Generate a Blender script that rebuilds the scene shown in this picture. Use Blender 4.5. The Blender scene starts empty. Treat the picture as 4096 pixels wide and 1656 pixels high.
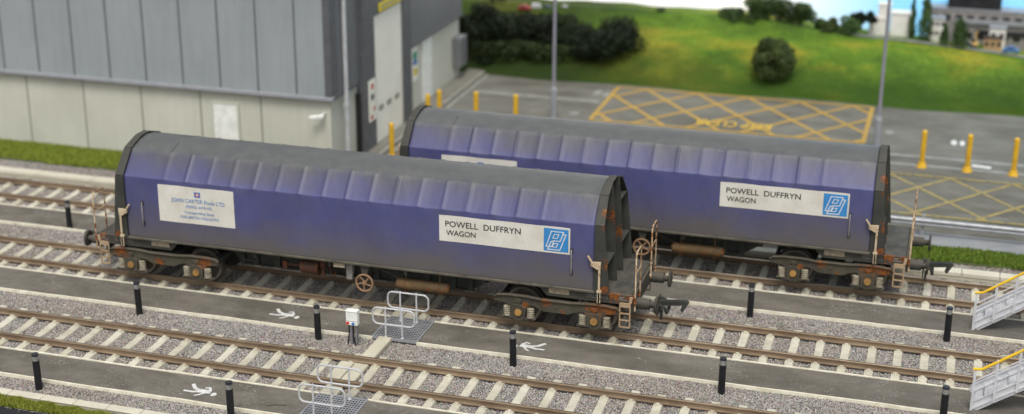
import bpy, bmesh, math, random
import numpy as np
from mathutils import Vector, Matrix
random.seed(7); rng = np.random.default_rng(7)
R = math.radians
scene = bpy.context.scene
COL = scene.collection

# ------------------------------------------------------------------ camera, world, sun, exposure
CAM = Vector((20.2607, -28.5891, 15.1150))
AX = ((0.95840525, 0.28538436, 0.00389204), (-0.09976417, 0.32219893, 0.94140053), (-0.26740698, 0.90263149, -0.33726828))
cd = bpy.data.cameras.new('camera'); cam = bpy.data.objects.new('camera', cd); COL.objects.link(cam)
m = Matrix((AX[0], AX[1], tuple(-v for v in AX[2]))).transposed().to_4x4(); m.translation = CAM
cam.matrix_world = m
cd.sensor_width = 36; cd.lens = 6024.74 / 4096 * 36; cd.clip_start = 0.5; cd.clip_end = 400
cd.dof.use_dof = True; cd.dof.focus_distance = 34.0; cd.dof.aperture_fstop = 0.19; cd.dof.aperture_blades = 7
scene.camera = cam

SUN_EL, SUN_AZ = R(60), R(166)      # azimuth clockwise from +y: light comes from the camera side
w = bpy.data.worlds.new('World'); scene.world = w; w.use_nodes = True
nt = w.node_tree; bg = nt.nodes['Background']
sk = nt.nodes.new('ShaderNodeTexSky'); sk.sky_type = 'NISHITA'; sk.sun_disc = False
sk.sun_elevation = SUN_EL; sk.sun_rotation = SUN_AZ; sk.dust_density = 4; sk.air_density = 1.0; sk.ozone_density = 1.0
hs = nt.nodes.new('ShaderNodeHueSaturation'); hs.inputs['Saturation'].default_value = 0.22
nt.links.new(sk.outputs[0], hs.inputs['Color']); nt.links.new(hs.outputs[0], bg.inputs['Color'])
bg.inputs['Strength'].default_value = 0.13
sl = bpy.data.lights.new('sun', 'SUN'); sl.energy = 1.55; sl.angle = R(22); sl.color = (1.0, 0.955, 0.88)
so = bpy.data.objects.new('sun', sl); COL.objects.link(so)
sd = Vector((math.sin(SUN_AZ) * math.cos(SUN_EL), math.cos(SUN_AZ) * math.cos(SUN_EL), math.sin(SUN_EL)))
so.rotation_euler = sd.to_track_quat('Z', 'Y').to_euler(); so.location = (0, -20, 30)
scene.view_settings.view_transform = 'Standard'; scene.view_settings.look = 'None'
scene.view_settings.gamma = 1; scene.view_settings.exposure = 0.2

# ------------------------------------------------------------------ helpers
class MB:
    def __init__(s): s.V = []; s.F = []; s.M = []; s.S = []
    def add(s, vs, fs, m=0, sm=False):
        b = len(s.V); s.V += [tuple(v) for v in vs]
        for f in fs: s.F.append(tuple(b + i for i in f)); s.M.append(m); s.S.append(sm)
    def box(s, x0, x1, y0, y1, z0, z1, m=0):
        s.add([(x0, y0, z0), (x1, y0, z0), (x1, y1, z0), (x0, y1, z0), (x0, y0, z1), (x1, y0, z1), (x1, y1, z1), (x0, y1, z1)],
              [(0, 3, 2, 1), (4, 5, 6, 7), (0, 1, 5, 4), (1, 2, 6, 5), (2, 3, 7, 6), (3, 0, 4, 7)], m)
    def bar(s, a, b, w, h, m=0, up=(0, 0, 1)):      # rectangular bar from a to b
        a, b = Vector(a), Vector(b); d = (b - a).normalized(); u = Vector(up)
        r = d.cross(u)
        if r.length < 1e-4: r = d.cross(Vector((0, 1, 0)))
        r.normalize(); u = r.cross(d)
        vs = [p + r * (i * w / 2) + u * (j * h / 2) for p in (a, b) for i, j in ((-1, -1), (1, -1), (1, 1), (-1, 1))]
        s.add(vs, [(0, 3, 2, 1), (4, 5, 6, 7), (0, 1, 5, 4), (1, 2, 6, 5), (2, 3, 7, 6), (3, 0, 4, 7)], m)
    def cyl(s, a, b, r0, r1=None, n=12, m=0, sm=True):
        r1 = r0 if r1 is None else r1
        a, b = Vector(a), Vector(b); d = (b - a).normalized()
        t = Vector((0, 0, 1)) if abs(d.z) < .9 else Vector((1, 0, 0))
        u = d.cross(t).normalized(); v = d.cross(u)
        vs = []
        for p, r in ((a, r0), (b, r1)):
            for i in range(n):
                q = 2 * math.pi * i / n; vs.append(p + u * math.cos(q) * r + v * math.sin(q) * r)
        s.add(vs, [(i, (i + 1) % n, n + (i + 1) % n, n + i) for i in range(n)], m, sm)
        s.add(vs[:n], [tuple(range(n))[::-1]], m); s.add(vs[n:], [tuple(range(n))], m)
    def tube(s, pts, r, n=8, m=0, closed=False):
        P = [Vector(p) for p in pts]; N = len(P); vs = []
        ref = None
        for i, p in enumerate(P):
            if closed: d = (P[(i + 1) % N] - P[i - 1]).normalized()
            else: d = (P[min(i + 1, N - 1)] - P[max(i - 1, 0)]).normalized()
            if ref is None:
                t = Vector((0, 1, 0)) if abs(d.y) < .8 else Vector((0, 0, 1)); ref = d.cross(t).normalized()
            u = (ref - d * ref.dot(d)).normalized(); ref = u; v = d.cross(u)
            for k in range(n):
                q = 2 * math.pi * k / n; vs.append(p + (u * math.cos(q) + v * math.sin(q)) * r)
        fs = []
        for i in range(N if closed else N - 1):
            j = (i + 1) % N
            for k in range(n): fs.append((i * n + k, i * n + (k + 1) % n, j * n + (k + 1) % n, j * n + k))
        s.add(vs, fs, m, True)
        if not closed: s.add(vs[:n], [tuple(range(n))[::-1]], m); s.add(vs[-n:], [tuple(range(n))], m)
    def prism(s, poly, ax, a0, a1, m=0):
        def P(u, v, a): return {'y': (u, a, v), 'x': (a, u, v), 'z': (u, v, a)}[ax]
        n = len(poly); vs = [P(u, v, a0) for u, v in poly] + [P(u, v, a1) for u, v in poly]
        s.add(vs, [tuple(range(n)), tuple(range(2 * n - 1, n - 1, -1))] + [(i, n + i, n + (i + 1) % n, (i + 1) % n) for i in range(n)], m)
    def ring(s, c, ax, R0, r, n=24, k=8, m=0):
        pts = []
        for i in range(n):
            q = 2 * math.pi * i / n; a, b = math.cos(q) * R0, math.sin(q) * R0
            pts.append({'y': (c[0] + a, c[1], c[2] + b), 'x': (c[0], c[1] + a, c[2] + b), 'z': (c[0] + a, c[1] + b, c[2])}[ax])
        s.tube(pts, r, k, m, True)
    def build(s, name, mats, parent=None, bevel=0, fix=True, seg=1):
        me = bpy.data.meshes.new(name); me.from_pydata(s.V, [], s.F)
        if not isinstance(mats, (list, tuple)): mats = [mats]
        for mm in mats: me.materials.append(mm)
        me.polygons.foreach_set('material_index', s.M); me.polygons.foreach_set('use_smooth', s.S)
        if fix:
            bm = bmesh.new(); bm.from_mesh(me); bmesh.ops.recalc_face_normals(bm, faces=bm.faces); bm.to_mesh(me); bm.free()
        me.update()
        o = bpy.data.objects.new(name, me); COL.objects.link(o)
        if parent is not None: o.parent = parent
        if bevel:
            b = o.modifiers.new('bevel', 'BEVEL'); b.width = bevel; b.segments = seg; b.limit_method = 'ANGLE'; b.angle_limit = R(40)
        return o

def tag(o, label=None, cat=None, group=None, kind=None):
    if label: o['label'] = label
    if cat: o['category'] = cat
    if group: o['group'] = group
    if kind: o['kind'] = kind
    return o
def empty(name, loc, label=None, cat=None, group=None):
    o = bpy.data.objects.new(name, None); COL.objects.link(o); o.location = loc; o.empty_display_size = .3
    return tag(o, label, cat, group)
def copy_tree(o, parent=None):
    c = o.copy(); COL.objects.link(c)
    if parent is not None: c.parent = parent
    for ch in list(o.children): copy_tree(ch, c)
    return c
def proj_x(x, y, z):
    d = (x - CAM.x, y - CAM.y, z - CAM.z); a = [sum(AX[i][k] * d[k] for k in range(3)) for i in range(3)]
    return a[0] / a[2] * 6024.74 / 2048, a[1] / a[2] * 6024.74 / 2048

# ------------------------------------------------------------------ materials
class NT:
    def __init__(s, name):
        s.m = bpy.data.materials.new(name); s.m.use_nodes = True; s.t = s.m.node_tree
        s.b = s.t.nodes['Principled BSDF']; s.tc = s.n('ShaderNodeTexCoord')
    def n(s, t, **k):
        x = s.t.nodes.new(t)
        for a, b in k.items(): setattr(x, a, b)
        return x
    def l(s, a, b): s.t.links.new(a, b)
    def noise(s, scale, detail=3, rough=.55, vec=None, stretch=None):
        x = s.n('ShaderNodeTexNoise'); x.inputs['Scale'].default_value = scale; x.inputs['Detail'].default_value = detail; x.inputs['Roughness'].default_value = rough
        v = vec or s.tc.outputs['Object']
        if stretch:
            mp = s.n('ShaderNodeMapping'); mp.inputs['Scale'].default_value = stretch; s.l(v, mp.inputs[0]); v = mp.outputs[0]
        s.l(v, x.inputs['Vector']); return x.outputs[0]
    def ramp(s, f, stops, interp='LINEAR'):
        x = s.n('ShaderNodeValToRGB'); x.color_ramp.interpolation = interp; e = x.color_ramp.elements
        while len(e) < len(stops): e.new(.5)
        for i, (p, c) in enumerate(stops):
            e[i].position = p; e[i].color = (*c, 1) if not isinstance(c, (int, float)) else (c, c, c, 1)
        s.l(f, x.inputs[0]); return x.outputs[0]
    def mix(s, f, a, b, mode='MIX'):
        x = s.n('ShaderNodeMixRGB', blend_type=mode)
        for i, v in ((0, f), (1, a), (2, b)):
            if isinstance(v, (int, float)): x.inputs[i].default_value = v if i == 0 else (v, v, v, 1)
            elif isinstance(v, tuple): x.inputs[i].default_value = (*v, 1)
            else: s.l(v, x.inputs[i])
        return x.outputs[0]
    def math(s, op, a, b=0.0, clamp=False):
        x = s.n('ShaderNodeMath', operation=op); x.use_clamp = clamp
        for i, v in ((0, a), (1, b)):
            if isinstance(v, (int, float)): x.inputs[i].default_value = v
            else: s.l(v, x.inputs[i])
        return x.outputs[0]
    def maprange(s, v, a, b, c=0, d=1):
        x = s.n('ShaderNodeMapRange'); s.l(v, x.inputs[0])
        for i, q in enumerate((a, b, c, d)): x.inputs[i + 1].default_value = q
        return x.outputs[0]
    def xyz(s):
        x = s.n('ShaderNodeSeparateXYZ'); s.l(s.tc.outputs['Object'], x.inputs[0]); return x.outputs
    def dist(s, p, sc=(1, 1, 1)):
        mp = s.n('ShaderNodeVectorMath', operation='SUBTRACT'); s.l(s.tc.outputs['Object'], mp.inputs[0]); mp.inputs[1].default_value = p
        m2 = s.n('ShaderNodeVectorMath', operation='MULTIPLY'); s.l(mp.outputs[0], m2.inputs[0]); m2.inputs[1].default_value = sc
        d = s.n('ShaderNodeVectorMath', operation='LENGTH'); s.l(m2.outputs[0], d.inputs[0]); return d.outputs['Value']
    def bump(s, h, strength=.3, dist=.01):
        x = s.n('ShaderNodeBump'); x.inputs['Strength'].default_value = strength; x.inputs['Distance'].default_value = dist
        s.l(h, x.inputs['Height']); s.l(x.outputs[0], s.b.inputs['Normal'])
    def fin(s, col, rough=.6, metal=0., spec=.4):
        if isinstance(col, tuple): s.b.inputs['Base Color'].default_value = (*col, 1)
        else: s.l(col, s.b.inputs['Base Color'])
        if isinstance(rough, (int, float)): s.b.inputs['Roughness'].default_value = rough
        else: s.l(rough, s.b.inputs['Roughness'])
        s.b.inputs['Metallic'].default_value = metal; s.b.inputs['Specular IOR Level'].default_value = spec
        return s.m
def plain(name, c, c2=None, scale=3, rough=.6, metal=0., spec=.4, bump=0, bscale=60, bd=.005):
    t = NT(name); c2 = c2 or tuple(v * .8 for v in c)
    f = t.noise(scale, 5)
    col = t.ramp(f, [(.35, c2), (.65, c)])
    fine = t.noise(bscale, 2)
    col = t.mix(.35, col, t.ramp(fine, [(.3, .35), (.7, .65)]), 'OVERLAY')
    if bump: t.bump(fine, bump, bd)
    return t.fin(col, rough, metal, spec)

RUST1, RUST2 = (.25, .080, .014), (.10, .032, .010)
def rusty(name, c, c2, thr=.62, spots=(), rough=.75, amt=1.0, dust=.3):
    t = NT(name)
    base = t.ramp(t.noise(2.2, 5), [(.35, c2), (.65, c)])
    base = t.mix(.4, base, t.ramp(t.noise(35, 3), [(.3, .35), (.7, .65)]), 'OVERLAY')
    n = t.noise(4.5, 6, .65)
    mask = t.ramp(n, [(thr, 0.), (thr + .05, amt)])
    for (p, r) in spots:
        d = t.dist(p)
        k = t.math('ADD', t.maprange(d, r * 1.15, 0., 0., .8), t.math('MULTIPLY', t.math('SUBTRACT', t.noise(13, 5, .75), .5), 2.4))
        mask = t.math('MAXIMUM', mask, t.ramp(k, [(.38, 0.), (.5, 1.)]), True)
    rc = t.ramp(t.noise(16, 4), [(.35, RUST2), (.62, RUST1)])
    col = t.mix(mask, base, rc)
    # brown track dust settled on upward faces
    g = t.n('ShaderNodeNewGeometry'); sx = t.n('ShaderNodeSeparateXYZ'); t.l(g.outputs['Normal'], sx.inputs[0])
    up = t.math('MULTIPLY', t.math('MAXIMUM', sx.outputs[2], 0.), dust)
    col = t.mix(up, col, (.20, .175, .14))
    t.bump(t.noise(40, 4), .25, .006)
    return t.fin(col, rough, 0, .3)

SPOTS = [((6.35, -1.23, 1.48), .16), ((6.62, -1.15, 1.33), .26), ((6.98, -1.15, 1.28), .22), ((6.33, -1.0, 3.3), .18), ((6.40, -.34, 3.0), .32), ((6.28, -.62, 3.5), .2), ((6.42, .34, 2.35), .30),
         ((6.40, -1.2, 2.1), .2), ((-6.40, -1.2, 1.45), .16), ((-6.9, -1.15, 1.3), .2), ((6.3, -1.18, 2.95), .14)]
BSPOTS = [((4.95, -1.2, .95), .2), ((5.35, -1.2, .74), .1), ((4.45, -1.2, .80), .13), ((6.15, -1.2, .95), .32), ((6.5, -1.2, .9), .25), ((-6.4, -1.2, .95), .3), ((-4.0, -1.2, .9), .28), ((-5.3, -1.2, .75), .2)]
M = {}
M['frame'] = rusty('weathered_frame_grey', (.066, .063, .050), (.044, .042, .036), .72, SPOTS)
M['bogie'] = rusty('weathered_bogie_brown', (.082, .073, .052), (.050, .045, .033), .70, BSPOTS)
M['under'] = plain('underframe_dark', (.045, .047, .040), (.028, .03, .026), 2, .85)
M['endwall'] = rusty('end_wall_grey', (.056, .058, .050), (.036, .038, .034), .72, SPOTS, dust=.15)
M['tread'] = plain('wheel_steel', (.075, .062, .05), (.04, .035, .03), 3, .5, .3)
M['wheel_rim'] = plain('wheel_rim_steel', (.28, .26, .23), (.15, .13, .11), 3, .35, .7)
M['ochre'] = plain('axle_cover_ochre', (.42, .235, .06), (.22, .12, .04), 6, .6)
M['spring'] = plain('spring_cream', (.40, .36, .27), (.20, .17, .12), 9, .7)
M['cream_metal'] = rusty('cream_painted_steel', (.66, .56, .40), (.47, .36, .23), .60, (), dust=0)
M['rail_metal'] = rusty('rusting_handrail', (.55, .45, .31), (.38, .25, .14), .51, (), dust=0)
M['tan_wheel'] = rusty('tan_handwheel_paint', (.30, .19, .11), (.20, .12, .07), .70, (), dust=0)
M['tan_metal'] = rusty('tan_ladder_paint', (.42, .31, .20), (.30, .20, .12), .70, (), dust=0)
M['rust_tank'] = rusty('rusted_tank', (.17, .105, .043), (.09, .055, .028), .56, (), dust=.1)
M['red_rust'] = rusty('red_rusted_cylinder', (.10, .040, .022), (.05, .022, .014), .62, (), dust=.1)
M['lip'] = plain('lip_rail_brown_grey', (.17, .155, .12), (.09, .08, .06), 2, .6)
M['handle'] = plain('grab_handle_grey', (.30, .28, .26), (.20, .19, .18), 6, .5)
M['hdark'] = plain('handle_joint_dark', (.02, .02, .02), (.015, .015, .015), 6, .6)
M['plate'] = plain('number_plate_pale', (.42, .36, .26), (.25, .2, .14), 9, .7)

def tread_mat():
    t = NT('chequer_tread'); v = t.n('ShaderNodeTexVoronoi'); v.inputs['Scale'].default_value = 22; v.inputs['Randomness'].default_value = .1; t.l(t.tc.outputs['Object'], v.inputs['Vector'])
    t.bump(v.outputs['Distance'], .9, .02)
    return t.fin(t.ramp(t.noise(3, 5), [(.35, (.06, .06, .052)), (.68, (.12, .11, .09))]), .6, 0, .3)
M['tread_plate'] = tread_mat()
def hood_mat():
    t = NT('tarpaulin_blue'); x, y, z = t.xyz()
    big = t.noise(.9, 4, .6, stretch=(.6, .6, 1.2)); streak = t.noise(1.3, 4, .6, stretch=(1.2, 1, .7)); fine = t.noise(70, 2)
    wob = t.math('MULTIPLY', t.math('SUBTRACT', big, .5), 1.3)
    zz = t.math('ADD', z, wob)
    blue = t.ramp(streak, [(.3, (.062, .067, .178)), (.7, (.084, .088, .218))])
    # road film along the skirt: a stain with its own ragged edge
    skirt = t.maprange(zz, 2.40, 1.5)
    col = t.mix(t.math('MULTIPLY', skirt, .88), blue, (.112, .101, .084))
    mist = t.ramp(t.noise(1.3, 5, .6), [(.42, 0.), (.70, .30)])
    col = t.mix(mist, col, (.10, .097, .105))
    # dusty shoulder facet, greyer roof
    sh = t.maprange(z, 3.03, 3.12)
    up_ = t.math('ADD', t.maprange(z, 3.06, 3.50, 0., .85), t.math('MULTIPLY', t.math('SUBTRACT', t.noise(.8, 4, .6, stretch=(.8, 1, 1)), .5), 2.4), True)
    dusty = t.mix(up_, (.066, .068, .165), (.072, .073, .092))
    col = t.mix(sh, col, dusty)
    rf = t.maprange(t.math('ADD', z, t.math('MULTIPLY', t.math('SUBTRACT', t.noise(2.2, 4), .5), .22)), 3.50, 3.62)
    roof = t.ramp(t.noise(2.2, 5, .6), [(.35, (.090, .096, .098)), (.68, (.118, .122, .120))])
    col = t.mix(rf, col, roof)
    specks = t.ramp(t.noise(55, 1), [(.76, 0.), (.80, .35)])
    col = t.mix(specks, col, (.35, .34, .32))
    col = t.mix(.3, col, t.ramp(fine, [(.3, .38), (.7, .62)]), 'OVERLAY')
    h = t.math('ADD', t.math('MULTIPLY', t.noise(1.6, 3, .5, stretch=(1.6, 1, .7)), 1.0), t.math('MULTIPLY', fine, .02))
    t.bump(h, .28, .08)
    return t.fin(col, .50, 0, .45)
M['hood'] = hood_mat()

def sign_mat():
    t = NT('sign_cream'); x, y, z = t.xyz()
    base = t.ramp(t.noise(1.5, 5), [(.35, (.60, .575, .50)), (.65, (.72, .70, .64))])
    sp = t.ramp(t.noise(45, 2), [(.30, .6), (.36, 0.)])
    col = t.mix(sp, base, (.36, .33, .27))
    return t.fin(col, .6, 0, .4)
M['sign'] = sign_mat()
M['black_ink'] = plain('black_lettering', (.02, .02, .025), (.012, .012, .015), 9, .6)
M['blue_logo'] = plain('logo_blue', (.045, .26, .60), (.035, .21, .50), 3, .5)
M['white_ink'] = plain('logo_white', (.72, .74, .74), (.62, .64, .64), 9, .6)
M['pale_blue_ink'] = plain('pale_blue_lettering', (.13, .27, .52), (.10, .22, .46), 9, .6)
M['red_ink'] = plain('red_emblem', (.55, .06, .06), (.45, .05, .05), 9, .6)
M['white_small'] = plain('small_white_marks', (.30, .29, .27), (.18, .17, .16), 9, .7)

def rail_mat():
    t = NT('rail_rusty_side'); x, y, z = t.xyz()
    side = t.ramp(t.noise(2.5, 5, .6, stretch=(.5, 1, 1)), [(.35, (.16, .110, .068)), (.68, (.27, .200, .130))])
    top = t.maprange(z, .153, .158)
    col = t.mix(top, side, t.ramp(t.noise(3, 4, .6, stretch=(.3, 3, 1)), [(.35, (.22, .16, .10)), (.65, (.40, .32, .23))]))
    t.l(t.math('MULTIPLY', top, .7), t.b.inputs['Metallic'])
    r = t.maprange(z, .153, .158, .7, .38)
    t.bump(t.noise(60, 3), .2, .004)
    o = t.fin(col, r, 0, .4)
    return o
M['rail'] = rail_mat()
def sleeper_mat():
    t = NT('concrete_sleeper'); oi = t.n('ShaderNodeObjectInfo')
    wv = t.n('ShaderNodeVectorMath', operation='ADD'); t.l(t.tc.outputs['Object'], wv.inputs[0]); cx = t.n('ShaderNodeCombineXYZ'); t.l(t.math('MULTIPLY', oi.outputs['Random'], 40.), cx.inputs[0]); t.l(cx.outputs[0], wv.inputs[1])
    v = wv.outputs[0]
    c = t.ramp(t.noise(2.4, 5, .6, vec=v), [(.3, (.47, .445, .355)), (.62, (.62, .60, .50))])
    tint = t.ramp(oi.outputs['Random'], [(0., (.86, .84, .80)), (1., (1., 1., 1.))])
    c = t.mix(1., c, tint, 'MULTIPLY')
    stain = t.ramp(t.noise(6, 6, .72, vec=v), [(.56, 0.), (.70, .45)])
    c = t.mix(stain, c, (.27, .22, .155))
    fine = t.noise(50, 3); c = t.mix(.3, c, t.ramp(fine, [(.3, .35), (.7, .65)]), 'OVERLAY'); t.bump(fine, .3, .004)
    return t.fin(c, .8, 0, .3)
M['sleeper'] = sleeper_mat()
M['concrete'] = plain('concrete_beam', (.57, .54, .42), (.47, .44, .34), 1.6, .8, bump=.3, bscale=40)
M['slab'] = plain('cream_slab', (.62, .59, .48), (.54, .51, .41), 1.2, .8, bump=.2, bscale=50)

def ballast_mat():
    t = NT('ballast_base')
    v = t.n('ShaderNodeTexVoronoi'); v.inputs['Scale'].default_value = 26; t.l(t.tc.outputs['Object'], v.inputs['Vector'])
    col = t.ramp(t.noise(1.2, 3), [(.3, (.17, .155, .14)), (.7, (.23, .21, .19))])
    col = t.mix(.5, col, v.outputs['Color'], 'SOFT_LIGHT')
    t.bump(v.outputs['Distance'], .8, .03)
    return t.fin(col, .9, 0, .2)
M['ballast'] = ballast_mat()
def attr_mat(name, rough=.85, spec=.25, trans=0):
    t = NT(name); a = t.n('ShaderNodeVertexColor'); a.layer_name = 'Col'
    mm = t.fin(a.outputs[0], rough, 0, spec)
    return mm
M['stone'] = attr_mat('ballast_stone')
M['leaf'] = attr_mat('grass_blade', .7)

def asphalt(name, a, b, sc=1.0, speck=.25):
    t = NT(name)
    col = t.ramp(t.noise(sc, 6, .62), [(.3, a), (.7, b)])
    col = t.mix(.5, col, t.ramp(t.noise(38, 3), [(.3, .35), (.7, .65)]), 'OVERLAY')
    big = t.ramp(t.noise(1.1, 6, .7, stretch=(.5, 1, 1)), [(.42, 0.), (.68, .7)])
    col = t.mix(big, col, tuple(v * 1.45 for v in b))
    scf = t.math('MULTIPLY', t.ramp(t.noise(.9, 6, .75), [(.50, .04), (.62, 1.)]), t.ramp(t.noise(17, 5, .8), [(.55, 0.), (.64, speck)]))
    col = t.mix(scf, col, (.45, .44, .41))
    t.bump(t.noise(90, 2), .3, .004)
    return t.fin(col, .85, 0, .25)
M['path'] = asphalt('walkway_asphalt', (.095, .086, .070), (.145, .133, .112), 1.3, .9)
M['yard'] = asphalt('yard_asphalt', (.092, .088, .070), (.150, .148, .128), .25, .1)
M['lane'] = asphalt('access_lane_concrete', (.19, .20, .205), (.235, .24, .245), .6, .1)
M['pavement'] = plain('pavement_concrete', (.20, .195, .165), (.16, .155, .13), 1.5, .85)
M['edge'] = plain('white_edging', (.80, .77, .64), (.64, .59, .45), 3.5, .7)
M['white_paint'] = plain('road_paint_white', (.72, .72, .70), (.55, .55, .53), 6, .6)
M['kerb'] = plain('kerb_concrete', (.30, .29, .25), (.23, .22, .19), 2, .85)
M['worn_white'] = plain('worn_white_line', (.30, .305, .285), (.20, .20, .18), 3, .7)
def worn(name, c, thr):
    t = NT(name); f = t.ramp(t.noise(5, 6, .7), [(thr, 0.), (thr + .12, 1.)])
    return t.fin(t.mix(f, c, (.14, .13, .11)), .7, 0, .3)
M['yellow_line'] = worn('yellow_box_paint', (.44, .28, .055), .56)
M['yellow_text'] = plain('yellow_lettering_paint', (.62, .42, .045), (.50, .32, .04), 6, .6)
M['yellow_pale'] = worn('worn_yellow_box_paint', (.34, .27, .09), .50)
M['yellow'] = plain('yellow_paint', (.70, .42, .02), (.56, .32, .02), 3, .5)
M['yellow_bright'] = plain('yellow_handrail_paint', (.80, .52, .015), (.68, .42, .015), 3, .45)
M['hoop'] = plain('bright_galvanised_tube', (.60, .61, .62), (.48, .49, .50), 6, .45, .15)
M['galv'] = plain('galvanised_steel', (.42, .43, .45), (.32, .33, .35), 6, .45, .35)
M['pole'] = plain('lamp_post_grey', (.29, .28, .33), (.24, .235, .28), 3, .5, .1)
M['white_metal'] = plain('aluminium_white', (.66, .67, .69), (.54, .55, .58), 4, .45, .1)
M['black'] = plain('bollard_black', (.012, .013, .016), (.007, .008, .01), 5, .5, bump=.2)
M['black_top'] = plain('bollard_cap_dark', (.035, .038, .045), (.02, .02, .025), 5, .4)
M['band'] = plain('bollard_band_grey', (.34, .33, .31), (.18, .175, .165), 14, .3)
M['cab'] = plain('cabinet_white', (.86, .87, .82), (.70, .72, .68), 4, .5)
M['red'] = plain('socket_red', (.60, .03, .03), (.5, .03, .03), 4, .4)
M['bluesock'] = plain('socket_blue', (.06, .18, .50), (.05, .14, .4), 4, .4)
M['leg_grey'] = plain('cabinet_leg_grey', (.22, .21, .23), (.15, .15, .16), 4, .6)
def clad(name, a, b):
    t = NT(name)
    col = t.ramp(t.noise(.5, 4), [(.3, a), (.7, b)])
    col = t.mix(.2, col, t.ramp(t.noise(2, 5, stretch=(3, 3, .3)), [(.3, .38), (.7, .62)]), 'OVERLAY')
    return t.fin(col, .5, 0, .4)
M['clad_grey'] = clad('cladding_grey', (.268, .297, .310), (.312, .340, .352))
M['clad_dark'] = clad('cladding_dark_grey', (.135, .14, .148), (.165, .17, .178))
M['clad_cream'] = clad('cladding_cream', (.50, .505, .43), (.58, .58, .50))
M['seam'] = plain('cladding_seam', (.15, .165, .17), (.13, .14, .15), 3, .6)
M['seam_cream'] = plain('cream_seam', (.30, .30, .25), (.26, .26, .22), 3, .6)
M['trim'] = plain('flashing_grey', (.30, .31, .335), (.25, .26, .28), 3, .5)
M['trim_dark'] = plain('flashing_dark', (.115, .118, .128), (.09, .093, .10), 3, .55)
M['door'] = plain('door_white', (.84, .82, .73), (.78, .76, .67), 1.2, .6)
M['rubber'] = plain('dock_rubber_dark', (.02, .022, .02), (.012, .014, .012), 3, .8)
M['ysign'] = plain('yellow_notice', (.68, .55, .03), (.6, .46, .03), 3, .5)
M['green_sign'] = plain('green_notice', (.04, .30, .18), (.03, .25, .15), 3, .5)
M['window_dark'] = plain('dark_glazing', (.03, .03, .035), (.02, .02, .022), 3, .3)
M['stonewall'] = plain('grey_block_wall', (.30, .28, .27), (.20, .19, .185), 4, .8)
M['render_white'] = plain('white_render', (.80, .78, .74), (.70, .68, .64), 3, .8)
M['tan'] = plain('tan_brick', (.50, .33, .17), (.36, .24, .13), 6, .8)
M['car_red'] = plain('car_red', (.30, .04, .04), (.25, .03, .03), 3, .4)
M['car_white'] = plain('car_white', (.60, .60, .64), (.5, .5, .54), 3, .4)
M['car_navy'] = plain('car_navy', (.04, .06, .12), (.03, .05, .10), 3, .4)
M['car_blue'] = plain('car_blue', (.08, .2, .42), (.06, .15, .35), 3, .4)
M['bark'] = plain('bark', (.07, .05, .035), (.04, .03, .02), 5, .9)
M['fascia'] = plain('black_fascia', (.022, .024, .028), (.014, .015, .018), 3, .6, bump=.2)
M['digger'] = plain('digger_yellow', (.72, .50, .16), (.62, .4, .12), 3, .5)

def sky_mat():
    t = NT('glowing_printed_sky'); x, y, z = t.xyz()
    c = t.ramp(t.maprange(x, 13.0, 18.0), [(0., (.93, .93, .92)), (1., (.26, .60, .90))])
    cl = t.ramp(t.noise(.33, 5, .6, stretch=(.6, 1, 1.8)), [(.55, 0.), (.66, 1.)])
    c = t.mix(cl, c, (.95, .96, .96))
    t.l(c, t.b.inputs['Emission Color']); t.b.inputs['Emission Strength'].default_value = .42  # added glow keeps the printed board near white; it is no light source
    return t.fin(t.mix(.5, c, c), .9, 0, .1)
M['sky'] = sky_mat()
def field_mat():
    t = NT('field_grass'); x, y, z = t.xyz()
    a = t.ramp(t.noise(.45, 5, .6, stretch=(.55, 1, 2.2)), [(.33, (.060, .115, .018)), (.48, (.110, .195, .020)), (.60, (.25, .25, .028))])
    tuft = t.ramp(t.noise(6, 5, .7), [(.3, .3), (.7, .7)])
    c = t.mix(.7, a, tuft, 'OVERLAY')
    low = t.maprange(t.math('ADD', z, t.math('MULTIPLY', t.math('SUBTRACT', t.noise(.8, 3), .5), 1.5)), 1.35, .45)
    c = t.mix(t.math('MULTIPLY', low, .75), c, (.024, .056, .007))     # darker foot of the slope: shade painted into the green
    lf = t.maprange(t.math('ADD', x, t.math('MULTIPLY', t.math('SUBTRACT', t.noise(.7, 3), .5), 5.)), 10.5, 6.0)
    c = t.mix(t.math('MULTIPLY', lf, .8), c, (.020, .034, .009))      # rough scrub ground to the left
    t.bump(t.noise(9, 5, .7), .7, .12)
    return t.fin(c, .9, 0, .15)
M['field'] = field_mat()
M['soil'] = plain('verge_soil', (.10, .13, .04), (.08, .09, .04), 4, .95)
M['road_far'] = plain('far_road_grey', (.28, .27, .25), (.22, .22, .2), 3, .9)

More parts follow.
